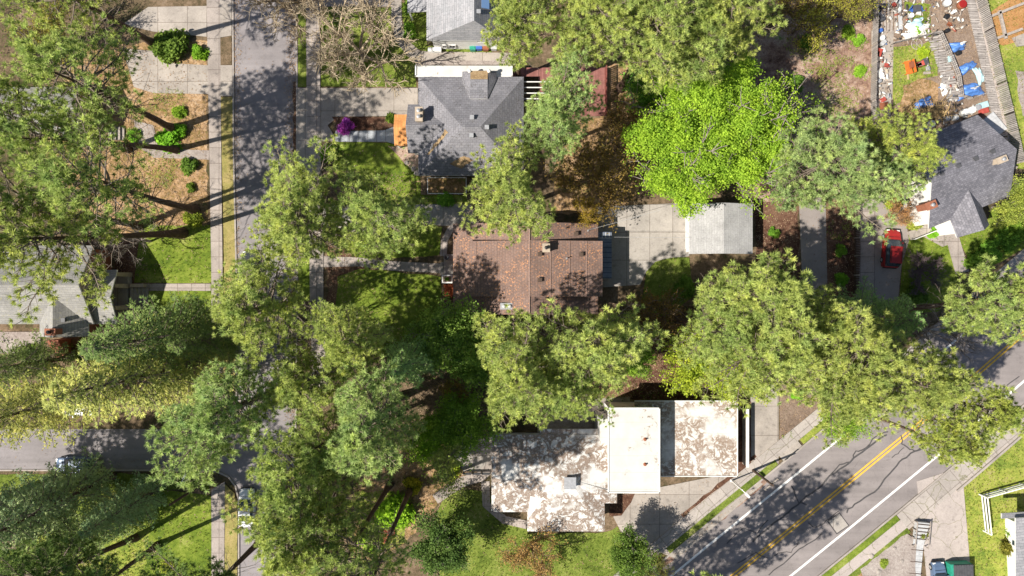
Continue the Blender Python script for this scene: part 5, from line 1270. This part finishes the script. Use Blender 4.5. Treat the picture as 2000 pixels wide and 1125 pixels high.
# ---------------------------------------------------------------- deck, fences, walks
d_ = empty('timber_deck', P(1100, 170), 0, 'dark red boarded deck with white pergola beams beside the grey hip roof', 'deck')
q = rect(1052, 132, 1182, 226, .8); m = MB(); m.prism([(v.x, v.y) for v in q], .65, .8); kid(m.build('floor', M['deckred']), d_)
m = MB(); q = rect(1000, 132, 1051.5, 150, .8); m.prism([(v.x, v.y) for v in q], .66, .81); kid(m.build('walkway', M['deckred']), d_)
for k in range(4):
    m = MB(); a, b = P(1024, 160 + k * 11, 2.8), P(1110, 160 + k * 11, 2.8); m.box(((a.x + b.x) / 2, a.y, 2.8), (b.x - a.x, .1, .14)); kid(m.build('pergola_beam', M['white']), d_)
m = MB(); b = P(1110, 160, 2.8)
for y in (158, 195): p = P(1110, y, 2.8); m.box((p.x, p.y, 1.8), (.12, .12, 2.0))
a, b = P(1110, 156, 2.9), P(1110, 197, 2.9); m.box((a.x, (a.y + b.y) / 2, 2.68), (.12, a.y - b.y, .1)); kid(m.build('pergola_post', M['white']), d_)
m = MB(); a, b = P(1182, 138), P(1182, 228)
for k in range(24): m.box((a.x - .1, a.y - (a.y - b.y) * k / 23, 1.4), (.06, .16, 1.2))
m.box((a.x - .1, (a.y + b.y) / 2, 2.0), (.1, a.y - b.y, .08)); m.box((a.x - .1, (a.y + b.y) / 2, .9), (.1, a.y - b.y, .08)); kid(m.build('railing', M['slatred']), d_)
m = MB()
for k in range(5): p = P(1060 + k * 30, 222); m.box((p.x, p.y, .33), (.15, .15, .66)); p = P(1060 + k * 30, 136); m.box((p.x, p.y, .33), (.15, .15, .66))
kid(m.build('support_post', M['slatred']), d_)
def fence(name, pts, hgt, label, mat='deckgrey', post='plank', gap=2.0, pale=None, cat='fence'):
    p0 = P(*pts[0]); root = empty(name, p0, 0, label, cat); m = MB(); ps = MB()
    for i in range(len(pts) - 1):
        a, b = P(*pts[i]), P(*pts[i + 1]); d = b - a; Ln = d.length; an = math.atan2(d.y, d.x); n = max(1, int(Ln / gap))
        if pale:
            k = max(2, int(Ln / pale))
            for j in range(k): q = a + d * (j + .5) / k; m.box((q.x, q.y, hgt / 2 + .03), (pale * .8, .04, hgt), an)
        else:
            for z in (hgt * .35, hgt * .65, hgt * .95): c = (a + b) / 2; m.box((c.x, c.y, z), (Ln, .07, .14), an)
        for j in range(n + 1): q = a + d * j / n; ps = MB(); ps.box((q.x, q.y, hgt * .53), (.12, .12, hgt * 1.06), an); kid(ps.build('post', M[post]), root)
    kid(m.build('panel', M[mat]), root); return root
def hrail(name, pts, hgt, label):
    p0 = P(*pts[0]); root = empty(name, p0, 0, label, 'fence'); 
    for off_ in (0,):
        m = MB(); ps = MB()
        for i in range(len(pts) - 1):
            a, b = P(*pts[i]), P(*pts[i + 1]); d = b - a; an = math.atan2(d.y, d.x); nn = Vector((-d.y, d.x, 0)).normalized()
            for z in (hgt, hgt * .66, hgt * .33): c = (a + b) / 2; m.box((c.x, c.y, z), (d.length + .05, .14, .06), an)
            n = max(1, int(d.length / 2.4))
            for j in range(n + 1): q = a + d * j / n; ps = MB(); ps.box((q.x, q.y, hgt * .5), (.15, .15, hgt), an); kid(ps.build('post', M['white']), root)
            kid(m.build('rail', M['white']), root); m = MB()
hrail('white_fence', [(1920, 1036), (1912, 965), (2030, 932)], 1.5, 'white three-rail fence around the bottom right lawn')
fence('board_fence', [(1901, -20), (1921, 60), (1947, 170), (1969, 262), (1982, 320)], 1.7, 'long weathered board fence on the east side of the junk yard', pale=.2)
fence('board_fence', [(1706, 0), (1703, 90), (1700, 200), (1702, 235)], 1.3, 'weathered fence along the west side of the junk yard', pale=.16)
fence('rail_fence', [(1738, 88), (1770, 80), (1830, 66)], 1.0, 'low wire fence crossing the junk yard', gap=1.2)
fence('rail_fence', [(1830, 66), (1850, 110), (1866, 150), (1872, 190), (1890, 195), (1925, 183)], 1.0, 'low wire fence around the tilled beds', gap=1.5)
fence('board_fence', [(1668, 395), (1669, 500), (1667, 575)], 1.3, 'brown plank wall beside the concrete ramp', mat='plankdark', pale=.2)
fence('board_fence', [(1935, 290), (1972, 330)], 1.2, 'short plank fence by the corner of the slate blue roof', pale=.2)
fence('wire_fence', [(905, 922), (958, 922)], 1.1, 'dark fence between the grey patio and the curved walk', mat='darkmetal', gap=1)
m_ = empty('board_walk', P(1925, 150), 0, 'long grey boarded walk beside the east fence of the junk yard', 'boardwalk')
m = MB(); a0, a1, b0, b1 = P(1880, -20), P(1897, -20), P(1944, 262), P(1962, 268)
for k in range(46):
    t0, t1 = k / 46, (k + .9) / 46; q = [a0.lerp(b0, t0), a1.lerp(b1, t0), a1.lerp(b1, t1), a0.lerp(b0, t1)]; m.prism([(v.x, v.y) for v in ccw([(v.x, v.y) for v in q])] if 0 else ccw([(v.x, v.y) for v in q]), .1, .26)
kid(m.build('plank', M['deckgrey']), m_)
m = MB(); a, b = (a0 + a1) / 2, (b0 + b1) / 2; d = b - a; m.box(((a.x + b.x) / 2, (a.y + b.y) / 2, .05), (d.length, .3, .1), math.atan2(d.y, d.x)); kid(m.build('joist', M['plankdark']), m_)
m_ = empty('board_walk', P(1855, 120), 0, 'broken boarded walk between the weeds and the tilled beds', 'boardwalk')
m = MB(); r = random.Random(3); a0, a1, b0, b1 = P(1812, 75), P(1834, 70), P(1850, 200), P(1878, 195)
for k in range(24):
    t0, t1 = k / 24, (k + .85) / 24; j = r.uniform(-.15, .15); q = [a0.lerp(b0, t0), a1.lerp(b1, t0), a1.lerp(b1, t1), a0.lerp(b0, t1)]; m.prism(ccw([(v.x + j, v.y) for v in q]), .08, .2 + r.uniform(0, .06))
kid(m.build('plank', M['deckgrey']), m_)
m = MB(); a, b = (a0 + a1) / 2, (b0 + b1) / 2; d = b - a; m.box(((a.x + b.x) / 2, (a.y + b.y) / 2, .04), (d.length, .3, .08), math.atan2(d.y, d.x)); kid(m.build('joist', M['plankdark']), m_)
# wooden steps with side rails at the bottom right
st = empty('garden_steps', P(1792, 1040), 0, 'weathered timber steps with dark risers rising from the gravel bed', 'steps')
m = MB(); dk = MB(); a, b = P(1796, 1020), P(1785, 1135); d = (b - a).normalized(); an = math.atan2(d.y, d.x)
for k in range(15):
    q = a + d * k * .48; w_ = 1.35; hh = .12 + max(0, 6 - k) * .12; m.box((q.x, q.y, hh / 2), (.46, w_, hh), an)
    if k < 5: dk.box((q.x - d.x * .05, q.y, hh + .04), (.09, w_ + .2, .08), an)
    elif k % 3 == 1: dk.box((q.x, q.y, hh + .03), (.08, w_ + .2, .06), an)
kid(m.build('tread', M['grey']), st); kid(dk.build('riser_edge', M['plankdark']), st)
m = MB()
for s in (-1, 1):
    for k in range(4): q = a + d * (k * 1.0 - .2) + Vector((-d.y, d.x, 0)) * s * .8; m.box((q.x, q.y, .45), (.09, .09, .9))
    q0 = a - d * .2 + Vector((-d.y, d.x, 0)) * s * .8; q1 = q0 + d * 3; c = (q0 + q1) / 2; m.box((c.x, c.y, .92), (3.2, .09, .08), an)
kid(m.build('handrail', M['plank']), st)

# ---------------------------------------------------------------- poles, lamps, wires
def pole(px, hgt, label, arm=True, lean=0):
    b = P(*px); root = empty('utility_pole', b, 0, label, 'pole'); m = MB(); m.tube((0, 0, 0), (0, 0, hgt), .17, .12, 10); m.build('shaft', M['plankdark'], root)
    if arm:
        m = MB(); m.box((0, 0, hgt - .5), (2.0, .12, .12), .7); [m.tube((math.cos(.7) * s, math.sin(.7) * s, hgt - .44), (math.cos(.7) * s, math.sin(.7) * s, hgt - .24), .05) for s in (-.9, -.3, .3, .9)]; m.build('crossarm', M['plank'], root)
    return root
pole((412, 935), 10, 'brown utility pole at the street corner pavement', False)
pole((1470, 918), 6.5, 'dark utility pole at the mouth of the narrow driveway')
def lamp(px, hgt, az, label, arm=1.6):
    b = P(*px); root = empty('street_lamp', b, 0, label, 'street lamp'); m = MB(); m.tube((0, 0, 0), (0, 0, hgt), .10, .07); m.lathe((0, 0, 0), [(.2, 0), (.2, .12), (.12, .3)]); m.build('post', M['white'], root)
    e = Vector((math.cos(az) * arm, math.sin(az) * arm, hgt + .25)); m = MB(); m.tube((0, 0, hgt - .05), e, .05); m.build('arm', M['white'], root)
    m = MB(); m.box(e, (.75, .34, .16), az, .7); m.build('lamp_head', M['white'], root, .03); return root
lamp((1428, 938), 4.0, R_(-45), 'white street lamp at the edge of the wide driveway', .8)
lamp((400, 917), 6.0, R_(60), 'white street lamp on the grass corner by the side street', 1.0)
def wire(p, q, sag, label):
    pts = []; 
    for i in range(13):
        t = i / 12; v = p.lerp(q, t); v.z -= sag * 4 * t * (1 - t); pts.append(v)
    V, F = tubes([[*pts[i], *pts[i + 1], .016, .016] for i in range(12)], 4); o = link('overhead_wire', npmesh('overhead_wire', V, F, 4), None, M['grey']); tag(o, label, 'wire')
wire(P(1150, 449, 5.6), P(1290, 410, 8), .4, 'thin wire from the north-east corner of the brown roof over the concrete pad')
wire(P(1195, 463, 2.9), P(1350, 464, 3.2), .05, 'white wire stretched from patio roof to garage')

# ---------------------------------------------------------------- vehicles
def car(px, ang, paint, label, L=4.6, Wd=1.85, Ht=1.65, suv=True, h=0):
    b = P(*px); root = empty('parked_car', (b.x, b.y, h), ang, label, 'car', None)
    # body: sections along x (front = +x): x, half width, z top, z bottom
    def loft(sec, name, mat, bevel=0):
        m = MB(); vs = []; fs = []; K = 8
        for x, w_, z1, z0, ins in sec:
            vs += [(x, -w_, z0), (x, -w_, z0 + (z1 - z0) * .6), (x, -w_ * ins, z1 - .04), (x, -w_ * ins * .8, z1), (x, w_ * ins * .8, z1), (x, w_ * ins, z1 - .04), (x, w_, z0 + (z1 - z0) * .6), (x, w_, z0)]
        n = len(sec)
        for i in range(n - 1):
            for j in range(K): fs.append((i * K + j, i * K + (j + 1) % K, (i + 1) * K + (j + 1) % K, (i + 1) * K + j))
        fs += [tuple(range(K))[::-1], tuple((n - 1) * K + j for j in range(K))]
        m.add(vs, fs); return m.build(name, mat, root, smooth=False)
    hl, hw_ = L / 2, Wd / 2
    body = loft([(-hl, hw_ * .86, .85, .35, .9), (-hl + .12, hw_ * .96, .98, .25, .93), (-hl + .8, hw_, 1.02, .22, .95), (0, hw_, 1.0, .2, .95), (hl - 1.35, hw_, .98, .22, .94), (hl - .5, hw_ * .96, .88, .24, .9), (hl - .1, hw_ * .86, .74, .3, .86), (hl, hw_ * .74, .6, .36, .8)], 'body', paint)
    rear = -hl + (.12 if suv else .75); fr = hl - 1.35
    cab = loft([(rear, hw_ * .86, 1.05, .9, .9), (rear + (.35 if suv else .8), hw_ * .88, Ht, .92, .80), (0, hw_ * .9, Ht + .02, .92, .82), (fr - .75, hw_ * .88, Ht - .05, .92, .8), (fr + .05, hw_ * .84, 1.02, .9, .95)], 'cabin_glass', M['glass'])
    m = MB(); x0, x1 = rear + (.4 if suv else .85), fr - .8; m.box(((x0 + x1) / 2, 0, Ht + .03), (x1 - x0 + .1, Wd * .76, .06)); rf = m.build('roof', paint, root, .025)
    for s in (-1, 1) if suv else (): m = MB(); m.box(((x0 + x1) / 2, s * hw_ * .66, Ht + .085), ((x1 - x0) * .85, .05, .05)); m.build('roof_rail', M['black'], root)
    m = MB(); m.box((hl - .9, 0, .965), (.03, Wd * .78, .02)); m.box((fr + .1, 0, .995), (.06, Wd * .74, .03)); m.build('wiper_cowl', M['black'], root)
    for sx in (-1, 1):
        for sy in (-1, 1):
            w_ = MB(); x = sx * L * .31; w_.tube((x, sy * (hw_ - .2), .34), (x, sy * (hw_ + .02), .34), .34, .34, 18); t = w_.build('wheel', M['rubber'], root)
            w_ = MB(); w_.tube((x, sy * (hw_ + .02), .34), (x, sy * (hw_ + .035), .34), .21, .19, 12); w_.build('rim', M['metal'], t)
    for s in (-1, 1):
        m = MB(); m.box((hl - .13, s * hw_ * .62, .69), (.2, .34, .13)); m.build('headlight', M['lamp_white'], root, .02)
        m = MB(); m.box((-hl + .03, s * hw_ * .72, .82), (.1, .2, .26)); m.build('taillight', M['lamp_red'], root, .02)
        m = MB(); m.box((fr - .25, s * (hw_ + .07), 1.05), (.14, .2, .14)); m.build('wing_mirror', paint, root, .02)
    for sx, nm in ((-hl - .03, 'rear_bumper'), (hl + .0, 'front_bumper')):
        m = MB(); m.box((sx, 0, .45), (.16, Wd * .84, .2)); m.build(nm, M['black'], root, .03)
    return root
car((1736, 486), R_(86), M['redpaint'], 'red estate car parked on the dark driveway beside the concrete ramp', 4.6, 1.95, 1.75)
car((156, 905), R_(180), M['bluepaint'], 'blue-grey car parked on the side street under the fir', 4.9, 1.85, 1.6)
car((486, 988), R_(90), M['whitepaint'], 'white car parked at the kerb below the junction under a pine', 4.6, 1.85, 1.45, False)
car((491, 528), R_(90), M['darkpaint'], 'dark car parked on the street half hidden by a pine', 4.6, 1.85, 1.5, False)
car((165, 795), R_(180), M['whitepaint'], 'white car beneath the yellowish fir above the side street', 4.6, 1.85, 1.5)
car((1828, 1122), R_(95), M['bluepaint'], 'small blue car cut off at the bottom edge beside the wooden steps', 3.6, 1.6, 1.5)
# dark green trailer with ridged lid
tr = empty('cargo_trailer', P(1865, 1122), R_(2), 'dark green trailer with a ridged black lid on the cracked driveway', 'trailer')
m = MB(); m.box((0, 0, .8), (2.6, 3.6, 1.1)); m.build('body', M['green'], tr, .04); m = MB(); m.box((.15, 0, 1.42), (2.3, 3.5, .12))
for k in range(7): m.box((-.8 + k * .32, 0, 1.51), (.08, 3.4, .07))
m.build('lid', M['darkmetal'], tr)
for s in (-1, 1): m = MB(); m.tube((s * 1.2, 0, .32), (s * 1.42, 0, .32), .32, .32, 16); m.build('wheel', M['rubber'], tr)

# ---------------------------------------------------------------- bins, yard clutter
def bin_(px, mat, label, rz=0):
    b = P(*px); root = empty('wheelie_bin', b, rz, label, 'bin', 'wheelie bins in a row against the white wall'); m = MB(); m.box((0, 0, .5), (.62, .66, .95), 0, 1.15); m.build('body', M[mat], root, .03)
    m = MB(); m.box((0, -.02, 1.02), (.74, .80, .09)); m.box((0, -.05, 1.08), (.5, .5, .05)); m.build('lid', M[mat], root, .02)
    for s in (-1, 1): m = MB(); m.tube((s * .28, .32, .12), (s * .34, .32, .12), .12, .12, 12); m.build('wheel', M['rubber'], root)
    m = MB(); m.tube((-.25, .44, .98), (.25, .44, .98), .025); m.build('handle', M['black'], root); return root
bin_((924, 96), 'green', 'teal wheelie bin at the left end of the bin row'); bin_((936, 95), 'blue', 'blue wheelie bin next to the teal one', .1)
bin_((949, 96), 'brown', 'brown wheelie bin right of the blue one'); bin_((965, 95), 'grey', 'pale grey wheelie bin at the right end of the bin row')
def thing(name, px, label, cat, rz=0, group=None, z=.05): p = P(*px); return empty(name, (p.x, p.y, z), rz, label, cat, group)
def tarp(px, w_, d_, hgt, mat, label, rz=0, seed=0):
    r = np.random.default_rng(seed); n = 26; xs = np.linspace(-1, 1, n); X, Yg = np.meshgrid(xs, xs); ang = np.arctan2(Yg, X); rad = np.maximum(abs(X), abs(Yg))
    rr = 1 + .14 * np.sin(3 * ang + seed) + .08 * np.sin(7 * ang + 2 * seed); ph = r.uniform(0, 6, 6); fr = r.uniform(3, 9, (6, 2))
    Z = sum(np.sin(X * fr[i, 0] + Yg * fr[i, 1] + ph[i]) for i in range(6)) / 6; bumps = sum(np.exp(-((X - r.uniform(-.6, .6)) ** 2 + (Yg - r.uniform(-.6, .6)) ** 2) / .12) for _ in range(4))
    Zh = hgt * (np.clip(1 - rad ** 4, 0, 1) * (.45 + .35 * np.clip(bumps, 0, 1.3)) + .22 * Z * (1 - rad ** 6)) + .04
    sc = np.where(rad > 0, rr, 1); V = np.stack([X * w_ / 2 * sc, Yg * d_ / 2 * sc, np.maximum(Zh, .03)], -1).reshape(-1, 3)
    F = [(i * n + j, i * n + j + 1, (i + 1) * n + j + 1, (i + 1) * n + j) for i in range(n - 1) for j in range(n - 1)]
    o = link('tarpaulin', npmesh('tarpaulin', V, np.array(F), 4), None, M[mat]); p = P(*px); o.location = (p.x, p.y, .06); o.rotation_euler.z = rz
    sm = o.modifiers.new('t', 'SOLIDIFY'); sm.thickness = .02; tag(o, label, 'tarpaulin'); return o
tarp((1868, 92), 1.9, 1.1, .9, 'tarp', 'blue tarpaulin with a white patch, topmost on the tilled beds', R_(8), 1)
tarp((1888, 132), 2.1, 1.0, .5, 'tarp', 'crumpled blue tarpaulin in the middle of the tilled beds', R_(30), 2)
tarp((1893, 178), 2.9, 1.6, .7, 'tarp', 'blue tarpaulin with pale load at the lower end of the tilled beds', R_(12), 3)
tarp((1803, 203), 2.2, 1.2, .9, 'tarp', 'blue tarpaulin over the heap of cut branches', R_(20), 4)
tarp((1873, 90), .9, .6, 1.2, 'white', 'white sheet lying on the topmost blue tarpaulin', R_(10), 9)
tarp((1898, 176), 1.1, .6, 1.0, 'grey', 'pale sheet lying on the lowest blue tarpaulin', R_(12), 12)
tarp((1787, 47), 1.9, 1.2, .5, 'tarplight', 'pale turquoise sheet among white scraps', R_(10), 5)
tarp((1790, 57), 2.6, 1.3, .35, 'white', 'white plastic sheeting beside the plank walk', R_(-5), 6)
tarp((1778, 70), 2.0, .9, .4, 'white', 'crumpled white sheet by the low wire fence', R_(10), 7)
tarp((1911, 148), .9, 2.0, .5, 'tarplight', 'long pale green wrapped roll beside the middle tarpaulin', R_(22), 8)
tarp((1843, 175), .8, 1.6, .35, 'white', 'white rag heap at the foot of the broken boarded walk', R_(20), 10)
tarp((1720, 145), .7, 1.3, .3, 'white', 'white sheet on the garden path below the red chair', R_(20), 11)
# brush heap
bh = thing('brush_pile', (1795, 228), 'tan heap of cut branches beside the blue tarpaulin near the slate blue roof', 'brush pile')
r = np.random.default_rng(4); c = r.normal(size=(420, 3)) * [1.6, .55, .28] + [0, 0, .55]; c[:, 2] = np.abs(c[:, 2]); a = r.uniform(-.5, 2.0, 420); d = np.stack([np.cos(a), np.sin(a), r.uniform(-.25, .25, 420)], 1) * r.uniform(.3, .75, (420, 1))
s0, s1 = c - d, c + d; s0[:, 2] = np.maximum(s0[:, 2], .03); s1[:, 2] = np.maximum(s1[:, 2], .03)
V, F = tubes(np.concatenate([s0, s1, np.full((420, 1), .035), np.full((420, 1), .02)], 1), 4); o = link('sticks', npmesh('sticks', V, F, 4), bh, M['straw']); o.rotation_euler.z = R_(15)
# scrap boards
r = random.Random(8)
B_ = [((1720, 30), 0.02, 3.6, .3, 'grey weathered plank at the west side of the plank pile'), ((1727, 33), .04, 3.9, .28, 'grey weathered plank second in the plank pile'), ((1734, 30), .0, 4.2, .3, 'grey weathered plank in the middle of the plank pile'),
      ((1741, 34), -.03, 4.0, .3, 'grey weathered plank fourth in the plank pile'), ((1748, 32), .02, 4.2, .32, 'grey weathered plank at the east side of the plank pile'), ((1757, 28), .05, 3.8, .5, 'pale bluish board along the edge of the plank pile')]
for px, a, Ln, Wd, lab in B_:
    m = MB(); m.box((0, 0, 0), (Wd, Ln, .06)); o = m.build('plank', M['plank' if 'bluish' not in lab else 'grey'], None, .01); p = P(*px); o.location = (p.x, p.y, .10); o.rotation_euler.z = a; tag(o, lab, 'plank', 'planks of the plank pile')
for px, a, Ln, Wd, mt, lab in [((1810, 118), R_(95), 2.3, .12, 'white', 'white pole standing beside the red toy'), ((1708, 222), R_(90), 2.2, .45, 'planktan', 'yellow plank lying on the path below the west fence'),
      ((1741, 212), R_(87), 2.1, .25, 'plankdark', 'dark plank edging the raised bed by the grey-green pine'), ((1736, 212), R_(87), 2.1, .35, 'plank', 'pale plank beside the dark one at the raised bed'), ((1714, 212), R_(90), 2.2, .3, 'plank', 'grey plank on the left side of the raised bed'),
      ((1868, 168), R_(98), 1.3, .7, 'plankdark', 'dark panel leaning at the corner of the tilled beds'), ((1772, 148), R_(95), 1.0, .2, 'planktan', 'short tan board hanging from the orange bench'), ((1809, 143), R_(5), .9, .3, 'plank', 'short pale board below the white pole')]:
    m = MB(); m.box((0, 0, .04), (Ln, Wd, .08)); m.box((Ln * .3, 0, .1), (.08, Wd * .9, .04)); o = m.build('board', M[mt], None, .01); p = P(*px); o.location = (p.x, p.y, .08); o.rotation_euler.z = a; tag(o, lab, 'board')
def bench(px, rz, mat, label):
    t = thing('garden_bench', px, label, 'bench', rz); m = MB()
    for k in range(4): m.box((-.38 + k * .2, 0, .45), (.17, 1.6, .05))
    m.build('seat', M[mat], t); m = MB(); [m.box((.46, 0, .6 + k * .16), (.05, 1.6, .12)) for k in range(3)]; m.build('backrest', M[mat], t)
    for sx in (-.38, .36):
        for sy in (-.7, .7): m = MB(); m.box((sx, sy, .22), (.09, .09, .44)); m.build('leg', M[mat], t)
    return t
bench((1771, 134), R_(12), 'orangepaint', 'orange slatted bench on the weedy grass of the junk yard')
m = MB(); m.box((0, 0, .2), (.55, .8, .4), 0, .9); m.box((0, 0, .42), (.4, .6, .06)); o = m.build('crate', M['brown'], None, .02); p = P(1775, 130); o.location = (p.x, p.y, .52); o.rotation_euler.z = R_(12); tag(o, 'dark brown crate standing on the orange bench', 'crate')
def barrow(px, rz, mat, label):
    t = thing('wheelbarrow', px, label, 'wheelbarrow', rz); m = MB(); vs = [(-.45, -.32, .62), (.5, -.36, .66), (.5, .36, .66), (-.45, .32, .62), (-.3, -.2, .34), (.25, -.22, .34), (.25, .22, .34), (-.3, .2, .34)]
    m.add(vs, [(4, 5, 6, 7), (0, 4, 7, 3), (0, 1, 5, 4), (1, 2, 6, 5), (2, 3, 7, 6), (7, 6, 5, 4)]); m.build('tray', M[mat], t)
    m = MB(); m.tube((.65, -.05, .2), (.65, .05, .2), .2, .2, 14); m.build('wheel', M['rubber'], t)
    for s in (-1, 1): m = MB(); m.tube((.6, s * .08, .2), (-1.0, s * .32, .58), .025); m.tube((-.25, s * .28, .4), (-.35, s * .3, .02), .022); m.build('handle', M['plank'], t)
barrow((1711, 106), R_(75), 'red', 'red wheelbarrow on the garden path by the west fence'); barrow((1792, 128), R_(200), 'red', 'red wheelbarrow right of the orange bench')
def chair(px, rz, mat, label):
    t = thing('garden_chair', px, label, 'chair', rz); m = MB(); m.box((0, 0, .42), (.5, .5, .06)); m.build('seat', M[mat], t, .02); m = MB(); m.box((-.26, 0, .72), (.06, .5, .55), 0, 1, (0, -.2)); m.build('backrest', M[mat], t, .02)
    for sx in (-.2, .2):
        for sy in (-.2, .2): m = MB(); m.tube((sx, sy, 0), (sx * .9, sy * .9, .4), .025); m.build('leg', M['metal'], t)
chair((1727, 130), R_(80), 'red', 'red chair on the garden path above the white sheet'); chair((1742, 12), R_(40), 'red', 'dark red chair at the top of the plank pile'); chair((1732, 190), R_(10), 'grey', 'pale chair at the top of the raised bed')
chair((1776, 22), R_(-30), 'blue', 'blue chair beside the bright weeds'); chair((1849, 50), R_(60), 'brown', 'brown chair on the upper tilled bed'); chair((1808, 136), R_(10), 'grey', 'grey chair at the foot of the white pole')
def barrel(px, r_, hgt, mat, label, lidm=None, name='barrel'):
    t = thing(name, px, label, name.replace('_', ' ')); m = MB(); m.lathe((0, 0, 0), [(r_ * .88, 0), (r_, hgt * .2), (r_ * 1.03, hgt * .5), (r_, hgt * .8), (r_ * .9, hgt)], 16); m.build('body', M[mat], t, smooth=True)
    m = MB(); m.lathe((0, 0, hgt), [(r_ * .93, 0), (r_ * .93, .04), (r_ * .7, .05), (r_ * .1, .07)], 16); m.build('lid', M[lidm or mat], t)
for a in [((1874, 12), .5, .6, 'brown', 'rust red round fire drum near the fence top', 'redpaint'), ((1846, 8), .45, .5, 'grey', 'round white tub left of the rust red drum', 'white'), ((1776, 33), .3, .5, 'grey', 'white bucket beside the turquoise sheet', 'white'),
          ((1720, 15), .28, .7, 'darkmetal', 'dark drum at the top of the garden path', None), ((1718, 40), .3, .6, 'darkmetal', 'dark drum by the upper west fence', None), ((1716, 62), .26, .5, 'blue', 'blue tub by the west fence', None),
          ((1846, 62), .25, .5, 'black', 'black pot at the corner of the tilled bed', None), ((1846, 34), .3, .4, 'black', 'black tub at the head of the tilled bed', None), ((1720, 76), .28, .5, 'white', 'white tub by the west fence above the red wheelbarrow', None),
          ((1714, 160), .25, .5, 'metal', 'metal can at the lower west fence', None), ((1869, 105), .3, .4, 'black', 'black tub in front of the topmost tarpaulin', None), ((1877, 222), .4, .9, 'white', 'left white drum at the north eave of the slate blue roof', None), ((1890, 218), .42, .9, 'white', 'middle white drum at the north eave of the slate blue roof', None), ((1902, 213), .36, .8, 'grey', 'grey drum at the north eave of the slate blue roof', 'metal'),
          ((1812, 245), .45, .8, 'white', 'white drum at the west end of the row under the slate blue eave', None), ((1800, 252), .35, .8, 'blue', 'blue drum at the west end of the row under the slate blue eave', None), ((1828, 238), .3, .6, 'darkmetal', 'dark can under the middle of the slate blue eave', None), ((1845, 234), .3, .6, 'metal', 'metal can under the slate blue eave', None), ((1860, 232), .34, .7, 'grey', 'grey can right of the metal can under the slate blue eave', None)]:
    barrel(a[0], a[1], a[2], a[3], a[4], a[5])
for px, sz, mt, rz, lab in [((1786, 20), (1.0, .8, .5), 'darkmetal', .1, 'dark metal box near the bright weeds'), ((1793, 20), (.5, .5, .4), 'blue', .3, 'small blue box beside the dark metal box'), ((1791, 27), (.5, .4, .3), 'white', 0, 'white box below the small blue box'), ((1855, 116), (.8, .7, .3), 'tarplight', .2, 'pale green box at the edge of the tilled bed'),
      ((1722, 100), (.5, .5, .3), 'white', .2, 'small white box beside the red wheelbarrow'), ((1722, 85), (.7, .5, .4), 'grey', .8, 'grey box on the garden path'), ((1803, 123), (.6, .8, .5), 'darkmetal', .2, 'dark metal box beside the white pole'), ((1916, 207), (1.2, .7, .4), 'tarplight', .3, 'pale box at the corner of the slate blue eave'), ((1918, 218), (1.0, .6, .4), 'red', .2, 'rust red box at the corner of the slate blue eave'),
      ((1724, 208), (.9, .8, .3), 'brown', .1, 'brown box inside the raised bed'), ((1722, 196), (.5, .5, .4), 'red', .5, 'red box inside the raised bed'), ((1937, 245), (1.6, 2.6, .5), 'grey', .7, 'large pale grey crate beside the slate blue roof'), ((1860, 25), (.6, .3, .3), 'white', .5, 'white box left of the boarded walk top')]:
    m = MB(); m.box((0, 0, sz[2] / 2), sz, 0, .94); m.box((0, 0, sz[2] + .03), (sz[0] * 1.02, sz[1] * 1.02, .05)); m.box((0, 0, sz[2] + .08), (sz[0] * .3, .06, .05)); o = m.build('storage_box', M[mt], None, .015); p = P(*px); o.location = (p.x, p.y, .05); o.rotation_euler.z = rz; tag(o, lab, 'box')
# round wire coil / tyre stack
for px, lab in (((1789, 87), 'large round wagon wheel lying by the low wire fence'), ((1717, 88), 'black tyre beside the small white box')):
    t = thing('wagon_wheel' if 'wagon' in lab else 'tyre', px, lab, 'wheel'); r_ = .65 if 'wagon' in lab else .32; me = MB(); n = 20
    for i in range(n): a, b = 2 * math.pi * i / n, 2 * math.pi * (i + 1) / n; me.tube((r_ * math.cos(a), r_ * math.sin(a), .12), (r_ * math.cos(b), r_ * math.sin(b), .12), .08 if r_ < .5 else .05)
    me.build('rim', M['rubber' if r_ < .5 else 'plank'], t)
    if r_ > .5:
        me = MB(); [me.tube((0, 0, .12), (r_ * math.cos(i * .785), r_ * math.sin(i * .785), .12), .03) for i in range(8)]; me.build('spoke', M['plank'], t)
# boulders in the gravel bed
for i, (px, s) in enumerate((((1700, 1085), .35), ((1745, 1070), .3), ((1760, 1095), .28), ((1715, 1115), .32), ((790, 1020), .3), ((808, 330), .35), ((815, 338), .4), ((795, 318), .3))):
    bm = bmesh.new(); bmesh.ops.create_icosphere(bm, subdivisions=2, radius=s); r = random.Random(i)
    for v in bm.verts: v.co *= r.uniform(.82, 1.12); v.co.z *= .65
    me = bpy.data.meshes.new('boulder'); bm.to_mesh(me); bm.free(); o = link('boulder', me, None, M['kerb']); p = P(*px); o.location = (p.x, p.y, s * .35)
    tag(o, ['pale boulder at the left of the gravel bed', 'pale boulder at the top of the gravel bed', 'pale boulder at the right of the gravel bed', 'pale boulder at the bottom of the gravel bed', 'small boulder at the foot of the lime shrub', 'boulder at the rock edge of the shaded lawn', 'largest boulder at the rock edge below the grey hip roof', 'uppermost boulder on the rock edge by the orange porch'][i], 'boulder')
